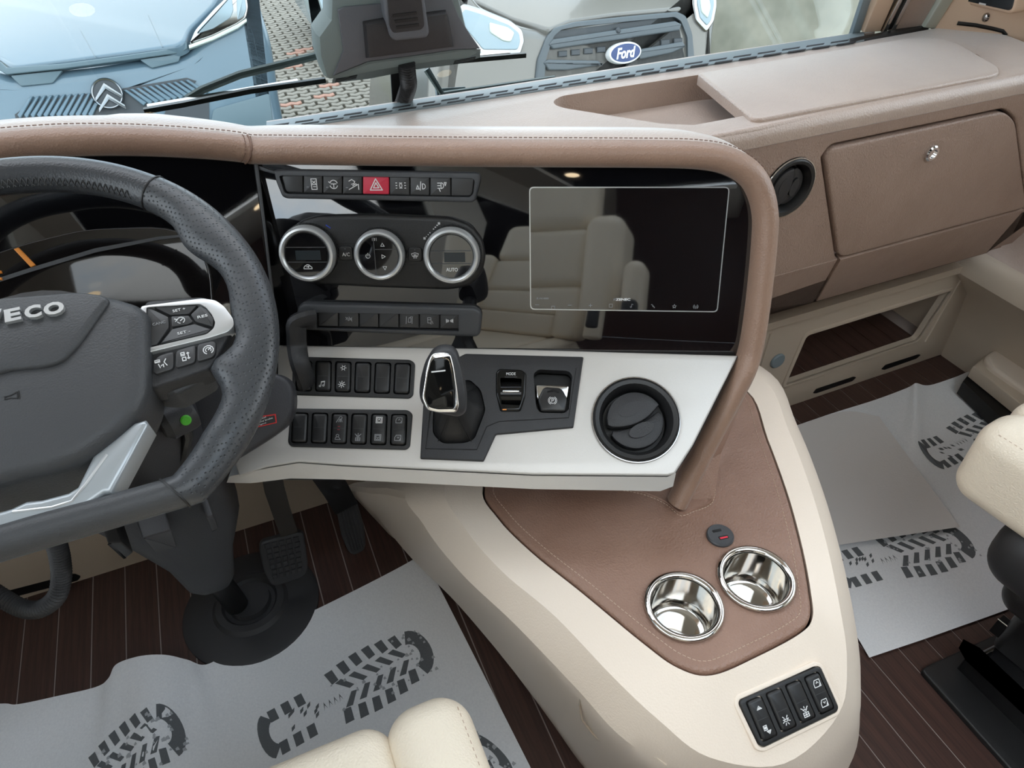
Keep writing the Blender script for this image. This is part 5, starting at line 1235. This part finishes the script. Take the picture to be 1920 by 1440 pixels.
def mat_obj(label, edge, back, hfun, prints, nv=26, z0=.003, mt='paper'):
    """edge: front edge (pixel, height) points; depth_vec: how far the paper runs towards the seat"""
    E_ = spline([HZ(px, py, z) for px, py, z in edge], 6); nu = len(E_)
    B_ = [HZ(px, py, z0) for px, py in back]
    def bk(u):
        u *= len(B_)-1; i = min(int(u), len(B_)-2); return B_[i].lerp(B_[i+1], u-i)
    def S_(i, j):
        p = E_[i]; q = j/nv; z = z0+max(0, p.z-z0)*(max(0, 1-q*1.6))+hfun(i/(nu-1), q)
        b = bk(i/(nu-1)); return V((lerp(p.x, b.x, q), lerp(p.y, b.y, q), z))
    vs = [S_(i, j) for j in range(nv+1) for i in range(nu)]
    fs = [(j*nu+i, (j+1)*nu+i, (j+1)*nu+i+1, j*nu+i+1) for j in range(nv) for i in range(nu-1)]
    t = thing('paper_floor_mat', label, 'floor mat', (sum(v.x for v in vs)/len(vs), sum(v.y for v in vs)/len(vs), 0))
    sheet = build(MB().add(vs, fs), 'sheet', mt, t, 60)
    for f in sheet.data.polygons: pass
    # height lookup for the print
    from mathutils.bvhtree import BVHTree
    bv = BVHTree.FromPolygons([tuple(v) for v in vs], fs)
    for seed, heel, toe, flip in prints:
        a, b = HZ(*heel, z0), HZ(*toe, z0); d_ = (b-a); L = d_.length; d_.normalize(); n_ = V((-d_.y, d_.x, 0))
        def f(s, c_, up=.0007):
            p = a+d_*s+n_*c_*1.22; h = bv.ray_cast(V((p.x, p.y, .5)), V((0, 0, -1)))[0]
            return V((p.x, p.y, h.z+up)) if h else None
        k, s2 = MB(), MB(); boot_print(seed, k, s2, f, L, flip)
        fix = lambda m_: [fc if ((m_.v[fc[1]]-m_.v[fc[0]]).cross(m_.v[fc[2]]-m_.v[fc[1]])).z > 0 else fc[::-1] for fc in m_.f]
        k.f = fix(k); o = build(k, 'boot_print', 'ink', sheet, 0); o['kind'] = 'stuff'
        for v in s2.v: v.z += .0004
        if s2.v: s2.f = fix(s2); o = build(s2, 'print_specks', 'ink_specks', o, 0); o['kind'] = 'stuff'
    return t
rn = random.Random(5)
def bumps(lst):
    return lambda u, v: sum(h*math.exp(-((u-a)/su)**2-((v-b)/sv)**2) for a, b, su, sv, h in lst)
mat_obj('crumpled paper floor mat with two boot prints by the driver seat',
        [(-120, 1330, .004), (0, 1320, .005), (35, 1322, .006), (110, 1305, .012), (180, 1288, .02), (203, 1272, .035), (218, 1246, .045), (260, 1234, .05), (312, 1229, .052), (350, 1236, .035), (386, 1246, .012), (440, 1218, .008), (520, 1178, .006), (620, 1130, .006), (700, 1090, .008), (760, 1058, .012), (792, 1038, .014)],
        [(-330, 2200), (400, 2000), (1240, 1920)], bumps([(.45, .28, .05, .25, .022), (.55, .2, .04, .2, -.004), (.3, .45, .1, .2, .012), (.85, .3, .12, .3, .004), (.62, .55, .03, .2, .006), (.12, .3, .06, .4, .006)]),
        [(1, (488, 1392), (806, 1212), 1), (2, (60, 1560), (352, 1372), 1), (3, (800, 1560), (930, 1400), 1)])
mat_obj('paper floor mat with boot print lying furthest forward in the passenger footwell',
        [(1478, 803, .004), (1560, 775, .004), (1640, 750, .006), (1700, 728, .028), (1718, 722, .03), (1745, 722, .012), (1790, 708, .006), (1830, 694, .006), (1900, 690, .004), (1990, 720, .003)],
        [(1480, 1075), (1565, 1056), (1700, 1018), (1822, 966), (1930, 930), (2060, 900)], bumps([(.42, .3, .06, .4, .014), (.75, .3, .15, .3, .006)]), [(4, (1735, 862), (1900, 788), -1)], z0=.003)
mat_obj('pale paper floor mat nearest the passenger seat with half hidden boot print',
        [(1500, 1015, .003), (1600, 990, .003), (1720, 960, .003), (1800, 940, .003), (1900, 915, .003), (1990, 890, .003)],
        [(1630, 1233), (1740, 1196), (1850, 1157), (1980, 1110)], bumps([(.5, .5, .3, .3, .003)]), [(6, (1560, 1075), (1812, 1008), 1)], z0=.006)
mat_obj('plain folded paper sheet on top of the passenger floor mats',
        [(1476, 803, .022), (1520, 790, .022), (1570, 774, .022), (1605, 772, .022), (1648, 781, .024)],
        [(1545, 1026), (1680, 1006), (1800, 988)], bumps([(.5, .5, .4, .4, .003)]), [], z0=.022, mt='paper_plain')
# ------------------------------------------------------------------ two pilot seats
def seat(label, cx, fy, ztop, yaw=0, arm=True, back=.50):
    q = radians(yaw); f_ = Fr((cx, fy, 0), (cos(q), sin(q), 0), (-sin(q), cos(q), 0), (0, 0, 1))
    t = thing('pilot_seat', label, 'seat', (cx, fy-.3, 0))
    zc = ztop-.07
    build(MB().rbox(f_, (0, -back/2-.02, zc), (.34, back+.04, .150), .036, 6), 'cushion', 'seat_leather', t, 60)
    for s_ in (1, -1):
        b_ = build(MB().rbox(f_, (s_*.21, -back/2-.025, zc+.003), (.10, back+.05, .156), .04, 6), 'bolster', 'seat_leather', t, 60)
        pts = [f_.w(s_*.247, -.03-k*.03, zc+.0705) for k in range(15)]
        stitches('stitching', 'thread_light', pts, b_, .008, .004, .0006)
    build(MB().rbox(f_, (-.015, -.325, zc-.115), (.50, .46, .13), .05, 5), 'shell', 'black_soft', t, 60)
    build(MB().rbox(f_, (-.01, -.35, zc-.205), (.44, .42, .08), .035, 4), 'swivel', 'black', t, 60)
    # backrest
    bv_ = f_.n*cos(radians(17))-f_.v*sin(radians(17)); bf = Fr(f_.w(0, -back, ztop-.02), -f_.u, bv_, (-f_.u).cross(bv_))
    for j, (h0, h1) in enumerate(((.02, .20), (.20, .38), (.38, .56))):
        build(MB().rbox(bf, (0, (h0+h1)/2, -.01), (.37, h1-h0+.005, .13), .03, 4), 'back_panel', 'seat_leather', t, 60)
    for s_ in (1, -1): build(MB().rbox(bf, (s_*.235, .30, .005), (.12, .58, .17), .045, 5), 'back_bolster', 'seat_leather', t, 60)
    build(MB().rbox(bf, (0, .68, -.01), (.38, .24, .13), .05, 5), 'headrest', 'seat_leather', t, 60)
    build(MB().rbox(bf, (0, .30, -.09), (.44, .60, .06), .03, 3), 'back_shell', 'black', t, 60)
    build(MB().rbox(bf, (.29, .52, -.04), (.06, .16, .07), .02, 3), 'belt_outlet', 'black', t, 60)
    build(MB().bar([bf.w(.27, .48, .03), bf.w(.24, .2, .09), bf.w(.27, -.05, .10)], .045, .003, up=tuple(bf.n)), 'belt', 'black_deep', t)
    if arm:
        for s_ in (1,):
            a_ = build(MB().rbox(bf, (-s_*.35, .22, .10), (.065, .40, .09), .032, 5), 'armrest', 'seat_leather', t, 60)
            build(MB().rbox(bf, (-s_*.35, .20, .135), (.045, .20, .05), .015, 4), 'armrest_hinge', 'black', a_, 60)
    return t, f_, zc
t, f_, zc = seat('cream leather driver seat with stitched bolster at the bottom edge', -.165, .395, .50, back=.76)
build(MB().box((-.40, -.15, 0), (.07, .30, .03)), 'floor_plate', 'black', t)
build(MB().rbox(f_, (0, -.29, .12), (.34, .34, .20), .02, 2), 'pedestal', 'black', t)
t, f_, zc = seat('cream leather passenger seat on a black pedestal at right', 1.195, .47, .545, 8, arm=False)
PL = Fr((0, 0, 0), (1, 0, 0), (0, 1, 0), (0, 0, 1))
pz = .045
top = rp(PL.off(pz).p([(1740, 1240), (1748, 1232), (1875, 1175), (1990, 1130), (2200, 1300), (2100, 1600), (1960, 1480)]), .01)
pl_ = prism('floor_plate', 'black', PL, top, .001, .012, .004, t)
build(MB().prism(PL, inset(ccw(rp(PL.p([(1775, 1255), (1880, 1205), (2000, 1150), (2200, 1330), (2120, 1600), (1980, 1460)]), .01)), .01), .01, .075, .02, 4), 'plate_hump', 'gloss_black', t)
build(MB().rbox(f_, (0, -.36, .16), (.31, .38, .20), .02, 2), 'pedestal', 'black', t)
sd_ = Fr(f_.w(-.266, -.30, zc-.115), -f_.v, f_.n, -f_.u)
build(MB().prism(sd_, ell(0, -.005, .12, .042, 28), -.004, .0015, .001, 2), 'shell_disc', 'black_deep', t)
for dz, rr_ in ((.0, .0),):
    rl_ = [HZ(1868, 1168, .11), HZ(1960, 1240, .11), HZ(2060, 1330, .11)]
    build(MB().bar(rl_, .02, .035), 'slide_rail', 'black_deep', t); build(MB().tube([p+V((-.008, 0, .02)) for p in rl_], .0015, 6), 'rail_edge', 'chrome', t)

# ------------------------------------------------------------------ camera housing behind the windscreen, wipers
HS = thing('sensor_housing', 'angular dark grey sensor housing standing against the windscreen', 'sensor housing', HY(750, 195, 1.20))
HF2 = frame(HY(735, 90, 1.13), 0, -8)
def hp2(pts, h=0): return HF2.p(pts, h)
outer = [(597, 72), (620, 40), (622, -30), (632, -60), (858, -60), (866, 0), (880, 60), (901, 90), (900, 106), (880, 116), (820, 122), (720, 138), (660, 150), (622, 156), (612, 150), (600, 110)]
build(MB().prism(HF2, hp2(outer), -.05, -.004, .012, 2), 'shell', 'housing_light', HS, 25)
fc = [(634, 20), (645, 14), (722, 7), (830, -8), (845, -8), (860, 30), (884, 68), (901, 92), (860, 93), (782, 104), (690, 116), (626, 142), (644, 96)]
fo = hp2(fc); ctr = HF2.l(760, 55)
build(MB().prism(HF2, fo, -.02, .0, .002, 2), 'front_frame', 'housing', HS, 25)
cf = [(684, 46), (722, 39), (840, 24), (846, 40), (855, 92), (782, 102), (690, 114)]
build(MB().prism(HF2, hp2(cf, .012), -.01, .012, .010, 2), 'front_face', 'black_soft', HS, 25)
tg = [(716, -60), (722, 30), (732, 70), (740, 78), (800, 72), (806, 62), (800, 20), (788, -60)]
ct = build(MB().prism(HF2, rp(hp2(tg, .018), .004), -.01, .02, .006, 3), 'centre_tongue', 'housing', HS, 40)
prism('tongue_inset', 'black_soft', HF2, rp(hp2([(722, -60), (730, 50), (737, 62), (790, 56), (796, 48), (784, -60)], .021), .004), .012, .0215, .001, ct)
for k in range(3):
    x0, y0 = 736+k*3.2, 27+k*11
    prism('louvre', 'black_deep', HF2, hp2([(x0, y0), (x0+45-k*1, y0-5), (x0+46-k, y0), (x0+1.5, y0+5.5)], .022), .018, .0224, 0, ct)
bt_ = [HF2.w(*HF2.l(px, py, z_), z_) for px, py, z_ in ((626, 142, 0), (690, 116, 0), (782, 104, 0), (860, 93, 0), (901, 92, 0))]
bb_ = [HF2.w(*HF2.l(px, py, z_), z_) for px, py, z_ in ((622, 156, -.03), (690, 148, -.03), (782, 130, -.03), (860, 120, -.03), (900, 108, -.03))]
mb = MB().loft([bt_, bb_], closed=False); build(mb, 'underside', 'housing_light', HS)
for x0, y0, x1, y1 in ((630, 149, 670, 141), (852, 115, 892, 107)):
    for k in range(3): 
        build(MB().tube([HF2.w(*HF2.l(x0-k*1, y0+k*2.6, -.012), -.012), HF2.w(*HF2.l(x1-k*1, y1+k*2.6, -.012), -.012)], .0007, 4), 'vent_line', 'black_deep', HS)
ho = hose('corrugated_hose', [HY(762, 118, 1.14), HY(764, 140, 1.15), HY(766, 160, 1.165), HY(760, 180, 1.18), HY(752, 205, 1.20), HY(748, 225, 1.21)], .0125, '', .005, 'black')
tag(ho, 'black corrugated hose between sensor housing and dashboard edge', 'hose')
build(MB().bar([HY(741, 135, 1.19), HY(743, 170, 1.20), HY(746, 230, 1.21)], .016, .004, up=(0, 1, 0)), 'bracket', 'black_deep', HS)
# wipers outside the glass
def onglass(px, py, d=.03):
    f = WS.off(d) if False else Fr(WS.o-WS.n*d, WS.u, WS.v, WS.n); return f.w(*f.l(px, py))
def wiper(label, blade, arm, tip):
    t = thing('wiper', label, 'wiper', onglass(*blade[0]))
    build(MB().bar([onglass(*p, .016) for p in blade], .010, .008), 'blade', 'black', t)
    build(MB().tube([onglass(*p, .045) for p in arm], .007, 8), 'arm', 'housing_light', t)
    build(MB().bar([onglass(lerp(blade[0][0], blade[-1][0], s), lerp(blade[0][1], blade[-1][1], s)-6, .03) for s in (.02, .2, .4, .6, .85)], .014, .006), 'carrier', 'chrome_dark', t)
    return t
wiper('windscreen wiper lying left of the sensor housing', [(270, 208), (340, 196), (470, 170), (610, 150)], [(350, 186), (380, 168), (450, 140), (540, 118), (620, 98)], 0)
wiper('windscreen wiper emerging right of the sensor housing', [(780, 122), (880, 112), (985, 103)], [(800, 130), (830, 178), (930, 164), (1040, 148)], 0)
# hinge bracket at the outer scuttle
t = tag(prism('wiper_bracket', 'defrost', Fr(WS.o-WS.n*.05, WS.u, WS.v, WS.n), Fr(WS.o-WS.n*.05, WS.u, WS.v, WS.n).p([(818, 166), (872, 162), (880, 176), (820, 184)]), -.01, .0, .002), 'pale metal wiper bracket at the foot of the windscreen', 'bracket')
